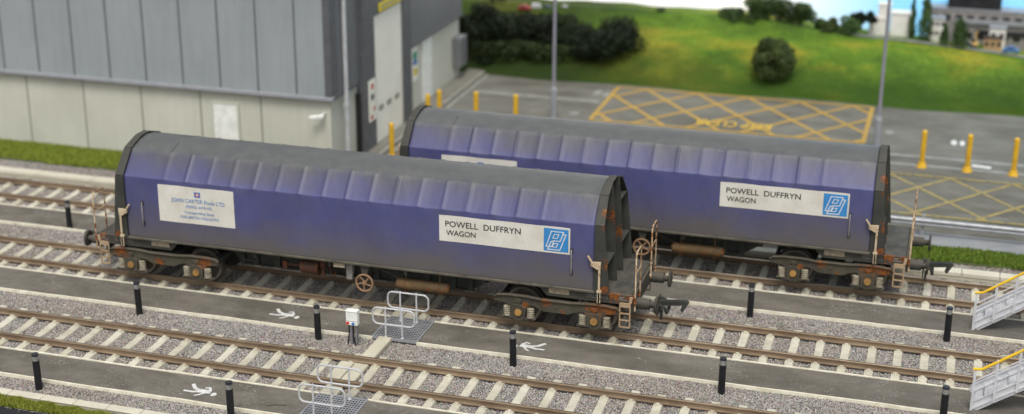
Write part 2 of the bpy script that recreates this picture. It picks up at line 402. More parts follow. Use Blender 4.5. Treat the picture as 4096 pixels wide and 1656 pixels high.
# ------------------------------------------------------------------ ground, walkways, yard
YA, YB, YC = 0.0, 4.33, 8.74
b = MB(); b.box(-60, 80, -4.2, 32.8, -.30, -.055)
tag(b.build('ground', M['ballast']), kind='structure')
def strip(name, x0, x1, y0, y1, z, mat, lo=-.05):
    b = MB(); b.box(x0, x1, y0, y1, lo, z); return tag(b.build(name, mat), kind='structure')
WALKS = [(-2.26, -1.14), (2.03, 3.24), (6.36, 7.56)]
for i, (y0, y1) in enumerate(WALKS):
    if i < 2:
        strip('path', -20, 7.74, y0, y1, .012, M['path']); strip('path', 8.84, 40, y0, y1, .012, M['path'])
        segs = [(-20, 7.73), (8.85, 40)]
    else:
        strip('path', -20, 40, y0, y1, .012, M['path']); segs = [(-20, 40)]
    for (x0, x1) in segs:
        for yy in (y0 - .035, y1 + .035):
            bb = MB(); n = int((x1 - x0) / .35)
            vs = []; 
            for k in range(n + 1):      # slightly hand-laid edging strip
                x = x0 + (x1 - x0) * k / n; dy = .008 * math.sin(x * 1.7 + i) + random.uniform(-.004, .004); h = .03 + random.uniform(-.003, .003)
                vs += [(x, yy - .024 + dy, -.05), (x, yy - .024 + dy, h), (x, yy + .024 + dy, h), (x, yy + .024 + dy, -.05)]
            fs = []
            for k in range(n):
                a = 4 * k; c = a + 4
                fs += [(a, c, c + 1, a + 1), (a + 1, c + 1, c + 2, a + 2), (a + 2, c + 2, c + 3, a + 3)]
            bb.add(vs, fs); tag(bb.build('path_edging', M['edge']), kind='structure')

strip('yard', -60, 80, 13.35, 27.6, -.004, M['yard'], -.054)
strip('access_lane', 3.0, 80, 12.25, 13.347, .0, M['lane'], -.053)
b = MB(); b.prism([(2.04, 14.9), (2.62, 14.9), (2.62, 27.5), (2.04, 27.5)], 'z', -.003, .11); tag(b.build('pavement', M['pavement'], bevel=.02), kind='structure')
b = MB(); b.box(2.625, 2.78, 14.9, 27.3, -.003, .09); tag(b.build('kerb', M['kerb'], bevel=.02), kind='structure')

def flat(name, quads, mat, z=.004, label=None, cat='marking'):
    b = MB()
    for i, q in enumerate(quads): b.add([(x, y, z + i * .0007) for x, y in q], [tuple(range(len(q)))])
    o = b.build(name, mat)
    if label: tag(o, label, cat)
    else: tag(o, kind='structure')
    return o
def seg(a, b_, w):
    a, b_ = Vector(a).to_2d(), Vector(b_).to_2d(); d = (b_ - a).normalized(); n = Vector((-d.y, d.x)) * w / 2
    return [tuple(a - n), tuple(b_ - n), tuple(b_ + n), tuple(a + n)]
def lattice(x0, x1, y0, y1, start, per, slope, w, name, mat, label, z=.004):
    def clip(a, c):       # clip line y = a + c*x to the box
        pts = []
        xa, xb = x0, x1; ya, yb = a + c * xa, a + c * xb
        for (X, Y) in ((xa, ya), (xb, yb)):
            if Y > y1: X = (y1 - a) / c; Y = y1
            if Y < y0: X = (y0 - a) / c; Y = y0
            pts.append((X, Y))
        return pts
    q = []
    for k in range(-12, 30):
        for sg in (-1, 1):
            xs = start + k * per; a = y1 - sg * slope * xs; c = sg * slope
            p = clip(a, c)
            if abs(p[0][0] - p[1][0]) > .3 and min(p[0][0], p[1][0]) >= x0 - .01 and max(p[0][0], p[1][0]) <= x1 + .01: q.append(seg(p[0], p[1], w))
    q += [seg((x0, y0), (x1, y0), w), seg((x0, y1), (x1, y1), w), seg((x0, y0), (x0, y1), w), seg((x1, y0), (x1, y1), w)]
    return flat(name, q, mat, z, label)
lattice(8.3, 17.8, 21.5, 26.1, 9.42, 1.92, 1.32, .15, 'box_junction_marking', M['yellow_line'], 'yellow criss-cross box marking on the yard by the field', .002)
lattice(16.9, 32.2, 14.75, 18.5, 18.83, 1.90, 1.24, .13, 'box_junction_marking', M['yellow_pale'], 'worn pale yellow criss-cross box marking behind the crash barrier', .002)

def text_obj(name, body, x0, x1, h, mapf, mat, parent=None, bold=0.0):
    """lettering fitted to width x0..x1 and cap height h; mapf(u, v) -> point"""
    cu = bpy.data.curves.new('t', 'FONT'); cu.body = body; cu.size = 1; cu.offset = bold; cu.resolution_u = 3
    o = bpy.data.objects.new('t', cu); COL.objects.link(o)
    dg = bpy.context.evaluated_depsgraph_get(); dg.update()
    me = bpy.data.meshes.new_from_object(o.evaluated_get(dg)); bpy.data.objects.remove(o); bpy.data.curves.remove(cu)
    xs = [v.co.x for v in me.vertices]; a, c = min(xs), max(xs); cap = .72
    for v in me.vertices:
        u = (v.co.x - a) / (c - a); v.co = Vector(mapf(x0 + (x1 - x0) * u, v.co.y / cap * h))
    me.materials.clear(); me.materials.append(mat); me.name = name
    r = bpy.data.objects.new(name, me); COL.objects.link(r)
    if parent: r.parent = parent
    return r
o = text_obj('road_lettering', 'KEEP CLEAR', 14.6, 11.9, .72, lambda u, v: (u, 22.72 - v, .016), M['yellow_text'], bold=.02)
tag(o, 'yellow KEEP CLEAR lettering painted upside down on the yard', 'marking')
flat('bay_line', [seg((3.3, 23.9), (8.05, 23.9), .30)], M['worn_white'], .002, 'thick worn white bay line ending short of the yellow box')
flat('bay_line', [seg((2.95, 26.6), (8.3, 26.6), .16)], M['worn_white'], .002, 'thin faint white line along the foot of the field')
flat('kerb_line', [seg((2.95, 15), (2.95, 26.5), .14)], M['worn_white'], .002, 'worn white line running along the pavement kerb')
flat('lane_line', [seg((4, 20.55), (60, 20.55), .26)], M['worn_white'], .002, 'broad worn white line beyond the three yellow bollards')
flat('lane_line', [seg((4, 19.60), (60, 19.60), .22)], M['worn_white'], .002, 'worn white line passing the feet of the three yellow bollards')
def blob(x, y, rx, ry, n=14): return [(x + math.cos(6.283 * i / n) * rx * random.uniform(.85, 1.1), y + math.sin(6.283 * i / n) * ry * random.uniform(.85, 1.1)) for i in range(n)]
flat('bay_number', [blob(7.72, 25.1, .16, .42), blob(8.1, 25.0, .14, .42)], M['worn_white'], .003, 'two faded white bay figures beside the top left box corner')
flat('bay_number', [blob(7.55, 22.15, .18, .24)], M['worn_white'], .003, 'white bay figure just left of the lower box corner')
flat('bay_number', [blob(20.75, 22.5, .10, .32), blob(21.02, 22.5, .09, .32)], M['white_paint'], .003, 'two white bay figures behind the middle yellow bollard')
flat('bay_number', [blob(18.6, 23.1, .16, .25)], M['worn_white'], .003, 'faded white figure just right of the tall right lamp post')
flat('bay_number', [seg((21.35, 20.08), (21.95, 19.98), .26)], M['white_paint'], .003, 'small white dash between the two lane lines by a bollard')

# painted walking figures
def figure(cx, cy, flip, label):
    f = -1 if flip else 1
    T = lambda p: (cx + f * (p[0] - .38), cy + (p[1] - .15))
    q = []
    def st(a, c, w): q.append([T(p) for p in seg(a, c, w)])
    q.append([T((.73 + math.cos(6.283 * i / 14) * .065, .08 + math.sin(6.283 * i / 14) * .085)) for i in range(14)])
    for a, c, wd in [((.62, .17), (.30, .15), .16), ((.36, .17), (.18, .25), .085), ((.20, .24), (.06, .42), .085), ((.34, .12), (.20, .06), .08), ((.22, .07), (0, .07), .07),
                     ((.60, .20), (.50, .36), .06), ((.51, .35), (.42, .30), .05), ((.52, .10), (.42, -.04), .055), ((.44, -.02), (.34, -.10), .05)]: st(a, c, wd)
    flat('walking_figure', q, M['white_paint'], .0135, label)
figure(5.15, -1.78, False, 'white painted walking figure on the front path, head to the right')
figure(5.17, 2.60, False, 'white painted walking figure on the middle path under the handwheel')
figure(11.48, 2.58, True, 'white painted walking figure on the middle path, head behind a bollard')

# ------------------------------------------------------------------ tracks
PER = .59846
def rail_section(y, s=1):
    return [(y - .06, .015), (y + .06, .015), (y + .06, .03), (y + .014, .045), (y + .014, .115), (y + .034, .125), (y + .034, .150), (y + .026, .16), (y - .026, .16), (y - .034, .150), (y - .034, .125), (y - .014, .115), (y - .014, .045), (y - .06, .03)]
def sleeper_mesh():
    b = MB(); st = [(-1.07, .004), (-.95, .006), (-.84, .012), (-.45, .010), (-.30, -.010), (0, -.016), (.30, -.010), (.45, .010), (.84, .012), (.95, .006), (1.07, .004)]
    vs = []; 
    for y, z in st: vs += [(-.115, y, -.12), (-.095, y, z - .006), (-.088, y, z), (.088, y, z), (.095, y, z - .006), (.115, y, -.12)]
    fs = []
    for i in range(len(st) - 1):
        a = 6 * i; c = a + 6
        for k in range(5): fs.append((a + k, a + k + 1, c + k + 1, c + k))
    fs += [(0, 1, 2, 3, 4, 5), tuple(6 * (len(st) - 1) + k for k in (5, 4, 3, 2, 1, 0))]
    b.add(vs, fs)
    for s in (-1, 1):
        for d in (-1, 1):
            y = s * .6285 + d * .108
            b.box(-.055, .055, y - .045, y + .045, .0, .030)
            b.cyl((0, y, .030), (0, y, .062), .036, .030, 8)
            b.bar((-.045, y - d * .02, .045), (.045, y - d * .02, .045), .02, .022)
    return b
smesh = sleeper_mesh().build('sleeper', M['sleeper']).data
bpy.data.objects.remove(bpy.data.objects['sleeper'])
def track(name, y, x0off, xa, xb, label):
    t = empty(name, (0, y, 0), label, 'railway track', 'three parallel sidings')
    for s in (-1, 1):
        b = MB(); b.prism(rail_section(s * .6285), 'x', xa - 3, xb + 3); b.build('rail', M['rail'], t)
    k0 = int(math.ceil((xa - x0off) / PER))
    k = k0
    while x0off + k * PER < xb:
        o = bpy.data.objects.new('sleeper', smesh); COL.objects.link(o); o.parent = t
        o.location = (x0off + k * PER + random.uniform(-.008, .008), random.uniform(-.01, .01), random.uniform(-.004, .003)); o.rotation_euler = (0, 0, R(random.uniform(-.4, .4))); k += 1
    return t
track('railway_track', YA, 0.0, -4.0, 24.5, 'empty siding nearest the camera, rusty rails on cream concrete sleepers')
track('railway_track', YB, 8.4677, -6.5, 25.5, 'middle siding on concrete sleepers, the nearer blue wagon standing on it')
track('railway_track', YC, 14.3585, -10.5, 26.5, 'rearmost siding on concrete sleepers, the farther blue wagon standing on it')

# concrete cable crossing beams
def beam(x0, x1, y0, y1, z, label):
    b = MB(); b.box(x0, x1, y0, y1, -.05, z); tag(b.build('crossing_beam', M['concrete'], bevel=.015), label, 'concrete beam', 'concrete crossing beams')
beam(7.90, 8.23, .74, 2.0, .07, 'long concrete beam from the near siding to the upper grating')
beam(7.90, 8.23, -.50, .50, .05, 'right concrete beam of the pair between the near siding rails')
beam(7.55, 7.88, -.50, .50, .058, 'left concrete beam of the pair between the near siding rails')
beam(7.72, 8.12, -1.16, -.76, .055, 'short concrete beam between the near siding and the lower grating')
beam(7.74, 8.02, YB - .50, YB + .50, .05, 'left concrete beam between the middle siding rails, under the wagon')
beam(8.05, 8.33, YB - .50, YB + .50, .045, 'right concrete beam between the middle siding rails, under the wagon')
beam(7.72, 8.0, 3.22, YB - .74, .052, 'left short concrete beam between the upper grating and the wagon rail')
beam(8.03, 8.33, 3.22, YB - .74, .06, 'right short concrete beam between the upper grating and the wagon rail')

# cable trough behind the rear siding: one lid after another
def lidded(name, x0, x1, y0, y1, z0, z1, step, mat, label, group=None, gap=.012):
    t = empty(name, (x0, (y0 + y1) / 2, 0), label, 'cable trough'); x = x0
    L = lambda v: v - x0
    ym = (y0 + y1) / 2
    b = MB(); b.box(0, x1 - x0, y0 - ym + .02, y1 - ym - .02, -.05, z0); b.build('channel', M['concrete'], t)
    while x < x1 - .01:
        b = MB(); b.box(L(x) + gap / 2, L(min(x + step, x1)) - gap / 2, y0 - ym, y1 - ym, z0, z1 + random.uniform(-.003, .003))
        b.build('trough_lid', mat, t, bevel=.012); x += step
    return t
lidded('cable_trough', -10.5, 25.5, 10.0, 10.34, .04, .16, .96, M['slab'], 'long cream concrete cable trough behind the rear siding')
lidded('cable_trough', -.44, 9.4, -3.19, -2.95, .0, .03, .81, M['slab'], 'low cream slab trough at the front left edge beside the grass')

# ------------------------------------------------------------------ ballast stones and grass (uncountable)
def scatter_mesh(name, P, scale, cols, mat, kind='stone'):
    N = len(P)
    q = rng.normal(size=(N, 4)); q /= np.linalg.norm(q, axis=1)[:, None]
    a, b_, c, d = q.T
    Rm = np.stack([1 - 2 * (c * c + d * d), 2 * (b_ * c - a * d), 2 * (b_ * d + a * c), 2 * (b_ * c + a * d), 1 - 2 * (b_ * b_ + d * d), 2 * (c * d - a * b_),
                   2 * (b_ * d - a * c), 2 * (c * d + a * b_), 1 - 2 * (b_ * b_ + c * c)], 1).reshape(N, 3, 3)
    T = np.array([(1, 0, 0), (-1, 0, 0), (0, 1, 0), (0, -1, 0), (0, 0, 1), (0, 0, -1)], float)
    V = T[None] * scale[:, None, :] * rng.uniform(.75, 1.2, (N, 6, 1)) + rng.normal(size=(N, 6, 3)) * (scale.mean(1) * .14)[:, None, None]
    V = np.einsum('nij,nkj->nki', Rm, V) + P[:, None, :]
    Fc = np.array([(0, 2, 4), (2, 1, 4), (1, 3, 4), (3, 0, 4), (2, 0, 5), (1, 2, 5), (3, 1, 5), (0, 3, 5)])
    F = (Fc[None] + (np.arange(N) * 6)[:, None, None]).reshape(-1, 3)
    return raw_mesh(name, V.reshape(-1, 3), F, np.repeat(cols, 6, 0), mat)
def raw_mesh(name, V, F, C, mat):
    me = bpy.data.meshes.new(name); me.vertices.add(len(V)); me.vertices.foreach_set('co', V.astype(np.float32).ravel())
    k = F.shape[1]
    me.loops.add(F.size); me.loops.foreach_set('vertex_index', F.astype(np.int32).ravel())
    me.polygons.add(len(F)); me.polygons.foreach_set('loop_start', np.arange(0, F.size, k, dtype=np.int32))
    at = me.color_attributes.new('Col', 'FLOAT_COLOR', 'POINT')
    at.data.foreach_set('color', np.concatenate([C, np.ones((len(C), 1))], 1).astype(np.float32).ravel())
    me.materials.append(mat); me.update(calc_edges=True); me.validate()
    o = bpy.data.objects.new(name, me); COL.objects.link(o); return o
def in_view(P, mg=1.06):
    D = P - np.array(CAM); A = np.array(AX); q = D @ A.T
    return (np.abs(q[:, 0] / q[:, 2] * 6024.74 / 2048) < mg) & (np.abs(q[:, 1] / q[:, 2] * 6024.74 / 2048) < .4043 * mg + .02)
def pts(x0, x1, y0, y1, dens):
    n = int((x1 - x0) * (y1 - y0) * dens); P = np.stack([rng.uniform(x0, x1, n), rng.uniform(y0, y1, n), np.zeros(n)], 1)
    return P[in_view(P)]
bands = [(-4, 26, -2.95, -2.33, 1300), (-4, 26, -3.75, -3.19, 1300), (-6, 26, -1.07, 1.97, 1250), (-9, 26, 3.31, 6.29, 1100), (-12, 26, 7.63, 10.0, 900), (-13, 26, 10.34, 11.6, 700)]
Ps = [pts(*q) for q in bands]; P = np.concatenate(Ps)
# keep the beams and gratings clear
keep = np.ones(len(P), bool)
for (x0, x1, y0, y1) in [(7.88, 8.25, .74, 2.05), (7.53, 8.25, -.55, .55), (7.7, 8.14, -1.2, -.72), (7.72, 8.35, 3.2, 3.6)]:
    keep &= ~((P[:, 0] > x0) & (P[:, 0] < x1) & (P[:, 1] > y0) & (P[:, 1] < y1))
P = P[keep]; N = len(P)
P[:, 2] = -.054 + rng.uniform(-.012, .020, N) + .010 * np.sin(P[:, 0] * 2.3 + P[:, 1] * 1.7) * np.sin(P[:, 1] * 4.1)
sc = rng.uniform(.014, .027, (N, 1)) * rng.uniform(.7, 1.2, (N, 3))
u = rng.random(N)[:, None]
base = np.array([(.428, .402, .374)]) * (.76 + .36 * rng.random((N, 1)) ** 1.1)
base = base * (1 + (rng.random((N, 3)) - .5) * np.array([.14, .05, .12]))
base = np.where(u < .08, base * .38, base); base = np.where(u > .95, base * 1.45, base)
dirt = (.5 + .5 * np.sin(P[:, :1] * .9 + 1.3 * np.sin(P[:, 1:2] * 1.1)))
base = base * (1 - .10 * dirt * np.array([[.4, .7, 1.0]]))
tag(scatter_mesh('ballast_stones', P, sc, np.clip(base, .01, .8), M['stone']), kind='stuff', label='loose grey and pinkish ballast stones between tracks and paths', cat='ballast')

def grass(name, P, h, cA, cB, label, lean=.6):
    N = len(P); ang = rng.uniform(0, 6.283, N); w_ = rng.uniform(.008, .016, N); hh = h * rng.uniform(.5, 1.15, N)
    dx = np.stack([np.cos(ang) * w_, np.sin(ang) * w_, np.zeros(N)], 1)
    la = rng.uniform(0, 6.283, N); ll = hh * rng.uniform(.1, lean, N)
    tip = P + np.stack([np.cos(la) * ll, np.sin(la) * ll, hh], 1); mid = P + np.stack([np.cos(la) * ll * .3, np.sin(la) * ll * .3, hh * .6], 1)
    V = np.stack([P - dx, P + dx, mid + dx * .7, mid - dx * .7, tip], 1)
    b5 = np.arange(N)[:, None] * 5
    F = np.concatenate([b5 + np.array([[0, 1, 2]]), b5 + np.array([[0, 2, 3]]), b5 + np.array([[3, 2, 4]])], 0)
    t = rng.random((N, 1)); C = np.array([cA]) * (1 - t) + np.array([cB]) * t; C = C * rng.uniform(.6, 1.3, (N, 1))
    C = np.repeat(C, 5, 0)
    tag(raw_mesh(name, V.reshape(-1, 3), F, C, M['leaf']), kind='stuff', label=label, cat='grass')
def wavy(P, y0, y1, amp, f):
    e = amp * np.sin(P[:, 0] * f) + amp * .6 * np.sin(P[:, 0] * f * 2.7 + 1); return P[(P[:, 1] > y0 + e) & (P[:, 1] < y1 + .5 * e)]
b = MB(); b.box(-20, 3.0, 11.5, 13.2, -.05, -.01); tag(b.build('verge', M['soil']), kind='structure')
b = MB(); b.box(3.0, 40, 11.15, 12.2, -.05, -.01); tag(b.build('verge', M['soil']), kind='structure')
b = MB(); b.prism([(-1, -3.34), (1.4, -3.34), (2.6, -3.40), (3.7, -3.44), (4.2, -3.62), (-1, -3.62)], 'z', -.05, -.015); tag(b.build('verge', M['soil']), kind='structure')
Pg = pts(-13, 3, 11.35, 13.1, 2600); Pg = wavy(Pg, 11.5, 13.1, .07, 2.1); grass('grass', Pg, .13, (.19, .26, .03), (.30, .34, .05), 'bright green grass strip under the long grey building wall')
Pg = pts(12, 26, 11.0, 12.3, 2600); Pg = wavy(Pg, 11.15 , 12.15, .07, 2.1); grass('grass', Pg, .12, (.10, .19, .02), (.20, .27, .04), 'green grass strip between the rear siding and the access lane')
Pg = pts(-.5, 4.3, -3.68, -3.2, 9000); Pg = Pg[(Pg[:, 1] < -3.24 - .035 * Pg[:, 0] + .04 * np.sin(Pg[:, 0] * 9)) & (Pg[:, 1] > -3.66)]
grass('grass', Pg, .085, (.16, .21, .02), (.33, .33, .06), 'yellow green grass tuft strip at the bottom left corner')
b = MB(); b.box(-6, 30, -4.2, -3.66, -1.2, -.02); tag(b.build('fascia_board', M['fascia'], bevel=.01), 'black fascia board along the front edge of the layout', 'board')

# ------------------------------------------------------------------ wagon (local frame: centre of the wagon at the origin, x along the track)
SIDE = -1.22
PROF = [(-1.22, 1.42), (-1.225, 3.03), (-.73, 3.60), (-.33, 3.725), (0, 3.765), (.33, 3.725), (.73, 3.60), (1.225, 3.03), (1.22, 1.42)]
HX0, HX1 = -6.09, 6.09
HOOPS = [-5.0 + .6135 * k for k in range(17)]
def sag(x):
    if x <= HOOPS[0] or x >= HOOPS[-1]: return 0.0
    k = (x - HOOPS[0]) / .6135; f = k - math.floor(k); j = int(k)
    v = math.sin(math.pi * f) ** .8
    return v * (.44 + .20 * math.sin(j * 2.4))
def side_disp(x, z):
    """inward set of the near side wall, metres"""
    if z > 2.93: return 0
    return .006 * math.sin(x * 1.9 + z) * min(1, (2.93 - z) * 2) + .004 * math.sin(x * 4.3)
def make_wagon():
    W = empty('covered_wagon', (6.766, YB, 0))
    # hood
    rows = []
    S = [0]
    for i in range(len(PROF) - 1): S.append(S[-1] + math.dist(PROF[i], PROF[i + 1]))
    sub = [8, 8, 4, 3, 3, 4, 8, 8]
    FR = {0: [0, .25, .5, .7, .82, .90, .955, .985], 1: [0, .03, .08, .18, .35, .55, .75, .90, .96], 2: [0, .08, .5], 3: [0, .5], 4: [0, .5], 5: [0, .5, .92], 6: [0, .04, .10, .25, .45, .65, .82, .92, .97], 7: [0, .015, .045, .10, .18, .3, .5, .75]}
    for i in range(len(PROF) - 1):
        for f in FR[i]: rows.append((i, f))
    rows.append((len(PROF) - 2, 1.0))
    xs = sorted(set([round(HX0 + (HX1 - HX0) * k / 210, 4) for k in range(211)] + [round(h + d, 4) for h in HOOPS for d in (-.02, 0, .02)]))
    vs = []; b = MB()
    for x in xs:
        sg = sag(x); near = min([abs(x - h) for h in HOOPS]) < .021
        for (i, f) in rows:
            y = PROF[i][0] * (1 - f) + PROF[i + 1][0] * f; z = PROF[i][1] * (1 - f) + PROF[i + 1][1] * f
            if i == 0 or i == 7:
                yy = y + (side_disp(x, z) if i == 0 else 0)
                if z > 2.85:                       # billow under the shoulder
                    yy += -math.copysign(1, y) * sg * .022 * (z - 2.85) / .18
                vs.append((x, yy, z))
            else:
                ln = Vector((PROF[i + 1][0] - PROF[i][0], PROF[i + 1][1] - PROF[i][1])).normalized(); nrm = Vector((-ln.y, ln.x))
                if i in (1, 6): ff = f if i == 1 else 1 - f; a = .030 + .012 * math.sin(math.pi * min(1, ff)) - .012 * ff
                else: a = .018
                d = -sg * a + (.010 if near and i in (1, 6) else 0)
                vs.append((x, y + nrm.x * d, z + nrm.y * d))
    n = len(rows); fs = []
    for i in range(len(xs) - 1):
        for k in range(n - 1): fs.append((i * n + k, (i + 1) * n + k, (i + 1) * n + k + 1, i * n + k + 1))
    fs += [tuple(range(n)), tuple((len(xs) - 1) * n + k for k in range(n - 1, -1, -1))]
    b.add(vs, fs, 0, True)
    for i in range(20):   # studs along the skirt
        x = -5.85 + i * .615; b.cyl((x, SIDE + .02, 1.50), (x, SIDE - .018, 1.50), .016, .010, 8, 0)
    hood = b.build('hood', M['hood'], W)
    # front sheet edge seams of the first telescopic section
    for (x, sgn) in ((HOOPS[0] - .01, 1),):
        b = MB(); 
        for i in (1, 2): 
            p, q = PROF[i], PROF[i + 1]; b.bar((x, p[0] - .004, p[1] + .004), (x, q[0] - .004, q[1] + .006), .045, .024)
        b.build('sheet_seam', M['hood'], hood)
    # name sign, near side
    X = lambda x: x - 6.766
    def side_pt(x, z, off): return (x, SIDE - .003 - off + side_disp(x, z), z)
    def sign(name, x0, x1, z0, z1):
        b = MB(); nx = 24; nz = 4; vs = []
        for i in range(nx + 1):
            for j in range(nz + 1):
                x = x0 + (x1 - x0) * i / nx; z = z0 + (z1 - z0) * j / nz
                if j == nz: z += .010 * math.sin(x * 5.1) * .6
                vs.append(side_pt(x, z, .006))
        fs = [(i * (nz + 1) + j, (i + 1) * (nz + 1) + j, (i + 1) * (nz + 1) + j + 1, i * (nz + 1) + j + 1) for i in range(nx) for j in range(nz)]
        b.add(vs, fs, 0, True)
        # thin edges so the panel has thickness
        for (xa, xb, za, zb) in ((x0, x1, z0, z0), ):
            pass
        return b.build(name, M['sign'], W, fix=False)
    s1 = sign('name_sign', X(9.068), X(12.284), 2.24, 2.895)
    text_obj('lettering', 'POWELL  DUFFRYN', X(9.224), X(11.091), .150, lambda u, v: side_pt(u, 2.617 + v, .012), M['black_ink'], s1, .008)
    text_obj('lettering', 'WAGON', X(9.245), X(9.976), .140, lambda u, v: side_pt(u, 2.398 + v, .012), M['black_ink'], s1, .008)
    b = MB(); vs = [side_pt(x, z, .010) for x, z in ((X(11.65), 2.285), (X(12.245), 2.285), (X(12.245), 2.848), (X(11.65), 2.848))]
    vs = []; nx = 6
    for i in range(nx + 1):
        x = X(11.65) + .595 * i / nx; vs += [side_pt(x, 2.285, .010), side_pt(x, 2.848, .010)]
    b.add(vs, [(2 * i, 2 * i + 2, 2 * i + 3, 2 * i + 1) for i in range(nx)]); b.build('logo_panel', M['blue_logo'], s1, fix=False)
    b = MB(); cnt = [0]
    def stroke(P, closed=True, wdt=.022):
        n = len(P)
        for i in range(n if closed else n - 1):
            a, c = P[i], P[(i + 1) % n]
            A = Vector((X(11.65) + .595 * a[0], 2.848 - .563 * a[1])); C = Vector((X(11.65) + .595 * c[0], 2.848 - .563 * c[1]))
            d = (C - A).normalized(); A -= d * wdt / 2; C += d * wdt / 2; nn = Vector((-d.y, d.x)) * wdt / 2; cnt[0] += 1
            b.add([side_pt(p.x, p.y, .014 + .0005 * cnt[0]) for p in (A - nn, C - nn, C + nn, A + nn)], [(0, 1, 2, 3)])
    stroke([(.10, .80), (.31, .12), (.80, .12), (.67, .53), (.42, .53), (.33, .80)])
    stroke([(.90, .22), (.66, .92), (.17, .92), (.30, .58), (.42, .53)], False); stroke([(.90, .22), (.78, .22)], False)
    stroke([(.44, .24), (.62, .24), (.55, .41), (.37, .41)], True, .018); stroke([(.42, .64), (.58, .64), (.52, .80), (.35, .80)], True, .018)
    b.build('emblem', M['white_ink'], s1, fix=False)
    s2 = sign('advert_sign', X(1.608), X(3.695), 1.94, 2.91)
    T = lambda z0: (lambda u, v: side_pt(u, z0 + v, .012))
    text_obj('lettering', 'JOHN CARTER Poole LTD', X(1.97), X(3.44), .105, T(2.49), M['pale_blue_ink'], s2, .012)
    text_obj('lettering', '(0202) 674102', X(2.36), X(3.08), .075, T(2.355), M['pale_blue_ink'], s2, .012)
    text_obj('lettering', 'Transporting Steel', X(2.31), X(3.13), .075, T(2.20), M['pale_blue_ink'], s2, .012)
    text_obj('lettering', 'FOR BRITISH INDUSTRY', X(2.20), X(3.27), .075, T(2.07), M['pale_blue_ink'], s2, .012)
    def sq(name, x0, x1, z0, z1, off, mat, dia=False):
        b = MB(); cx, cz = (x0 + x1) / 2, (z0 + z1) / 2
        P = [(x0, z0), (x1, z0), (x1, z1), (x0, z1)] if not dia else [(x0, cz), (cx, z0), (x1, cz), (cx, z1)]
        b.add([side_pt(x, z, off) for x, z in P], [(0, 1, 2, 3)]); return b.build(name, mat, s2, fix=False)
    sq('emblem', X(2.61), X(2.78), 2.65, 2.79, .011, M['blue_logo']); sq('emblem', X(2.62), X(2.77), 2.66, 2.78, .013, M['red_ink'], True); sq('emblem', X(2.655), X(2.735), 2.69, 2.75, .015, M['white_ink'], True)
    # lip rail
    for s in (-1, 1):
        b = MB(); b.box(-6.10, 6.12, s * 1.225 - .035, s * 1.225 + .035, 1.355, 1.405); b.box(-6.10, 6.12, s * 1.262 - .01, s * 1.262 + .01, 1.385, 1.425)
        b.build('lip_rail', M['lip'], W, bevel=.006)
    # grab handles
    for x in (5.565, -5.62):
        b = MB(); y = SIDE - .06
        b.tube([(x, SIDE, 2.36), (x, y + .02, 2.37), (x, y, 2.34), (x, y, 1.80), (x, y + .02, 1.77), (x, SIDE, 1.78)], .016, 8, 0)
        b.box(x - .03, x + .03, SIDE - .03, SIDE + .0, 2.31, 2.40, 1); b.box(x - .03, x + .03, SIDE - .03, SIDE, 1.75, 1.86, 1)
        b.build('grab_handle', [M['handle'], M['hdark']], W)
    # ends
    for e in (-1, 1):
        E_ = MB(); EP = [(-1.225, 1.36), (-1.225, 3.03), (-.73, 3.60), (-.20, 3.77), (.20, 3.77), (.73, 3.60), (1.225, 3.03), (1.225, 1.36)]
        E_.prism([(y * .985, z if z > 1.5 else 1.40) for y, z in EP], 'x', e * 6.125, e * 6.165)
        end = E_.build('end_wall', M['endwall'], W)
        OUT = {1.36: 6.49, 3.03: 6.33, 3.60: 6.30, 3.77: 6.28}
        for i in range(len(EP) - 1):          # folded rim plates round the end wall, wider towards the deck
            (ya, za), (yb, zb) = EP[i], EP[i + 1]; A0, B0 = Vector((ya, za)), Vector((yb, zb)); d = (B0 - A0).normalized(); nn = Vector((-d.y, d.x)) * .028
            if A0.y + B0.y > 9: pass
            b = MB(); vs = []
            for (p, zk) in ((A0, za), (B0, zb)):
                for q in (p, p + nn):
                    vs += [(e * 6.105, q.x, q.y), (e * OUT[zk], q.x, q.y)]
            b.add(vs, [(0, 1, 5, 4), (2, 6, 7, 3), (0, 2, 3, 1), (4, 5, 7, 6), (0, 4, 6, 2), (1, 3, 7, 5)]); b.build('rim_plate', M['endwall'], end)
        for y in (-.34, .34):
            zt = 3.745 if abs(y) < .5 else 3.56 if y < .8 else 3.38
            pr = [(6.46, 1.362), (6.41, 2.0), (6.35, zt - .6), (6.30, zt - .03)]
            b = MB(); b.prism([(e * 6.166, 1.362)] + [(e * u, v) for u, v in pr] + [(e * 6.166, zt - .03)], 'y', y - .018, y + .018)
            for i in range(3): b.bar((e * pr[i][0], y, pr[i][1]), (e * pr[i + 1][0], y, pr[i + 1][1]), .045, .012, 0, (e, 0, 0))
            b.build('rib', M['endwall'], end)
        b = MB()
        for (y0, y1, z) in ((-1.2, -.37, 2.05), (.37, 1.2, 2.05), (.37, 1.1, 3.1)):
            b.prism([(y0, z), (y1, z), (y1, z + .03), (y0, z + .03)], 'x', *sorted((e * 6.166, e * (6.40 if z < 2.5 else 6.33))))
        b.build('gusset', M['endwall'], end)
        b = MB(); b.box(*sorted((e * 6.25, e * 6.31)), -1.232, -1.228, 2.62, 2.92); b.build('number_plate', M['plate'], end)
        # deck and headstock
        b = MB(); x0, x1 = sorted((e * 4.75, e * 7.0))
        poly = [(e * 4.72, 1.35), (e * 4.95, 1.11), (e * 7.0, 1.10), (e * 7.0, 1.35)]
        b.prism(poly, 'y', -1.15, -1.10); b.prism(poly, 'y', 1.10, 1.15)
        b.box(*sorted((e * 4.8, e * 6.99)), -1.098, 1.098, 1.28, 1.349)
        b.box(*sorted((e * 7.003, e * 7.06)), -1.13, 1.13, .95, 1.352)
        dk = b.build('end_deck', M['frame'], W, bevel=.006)
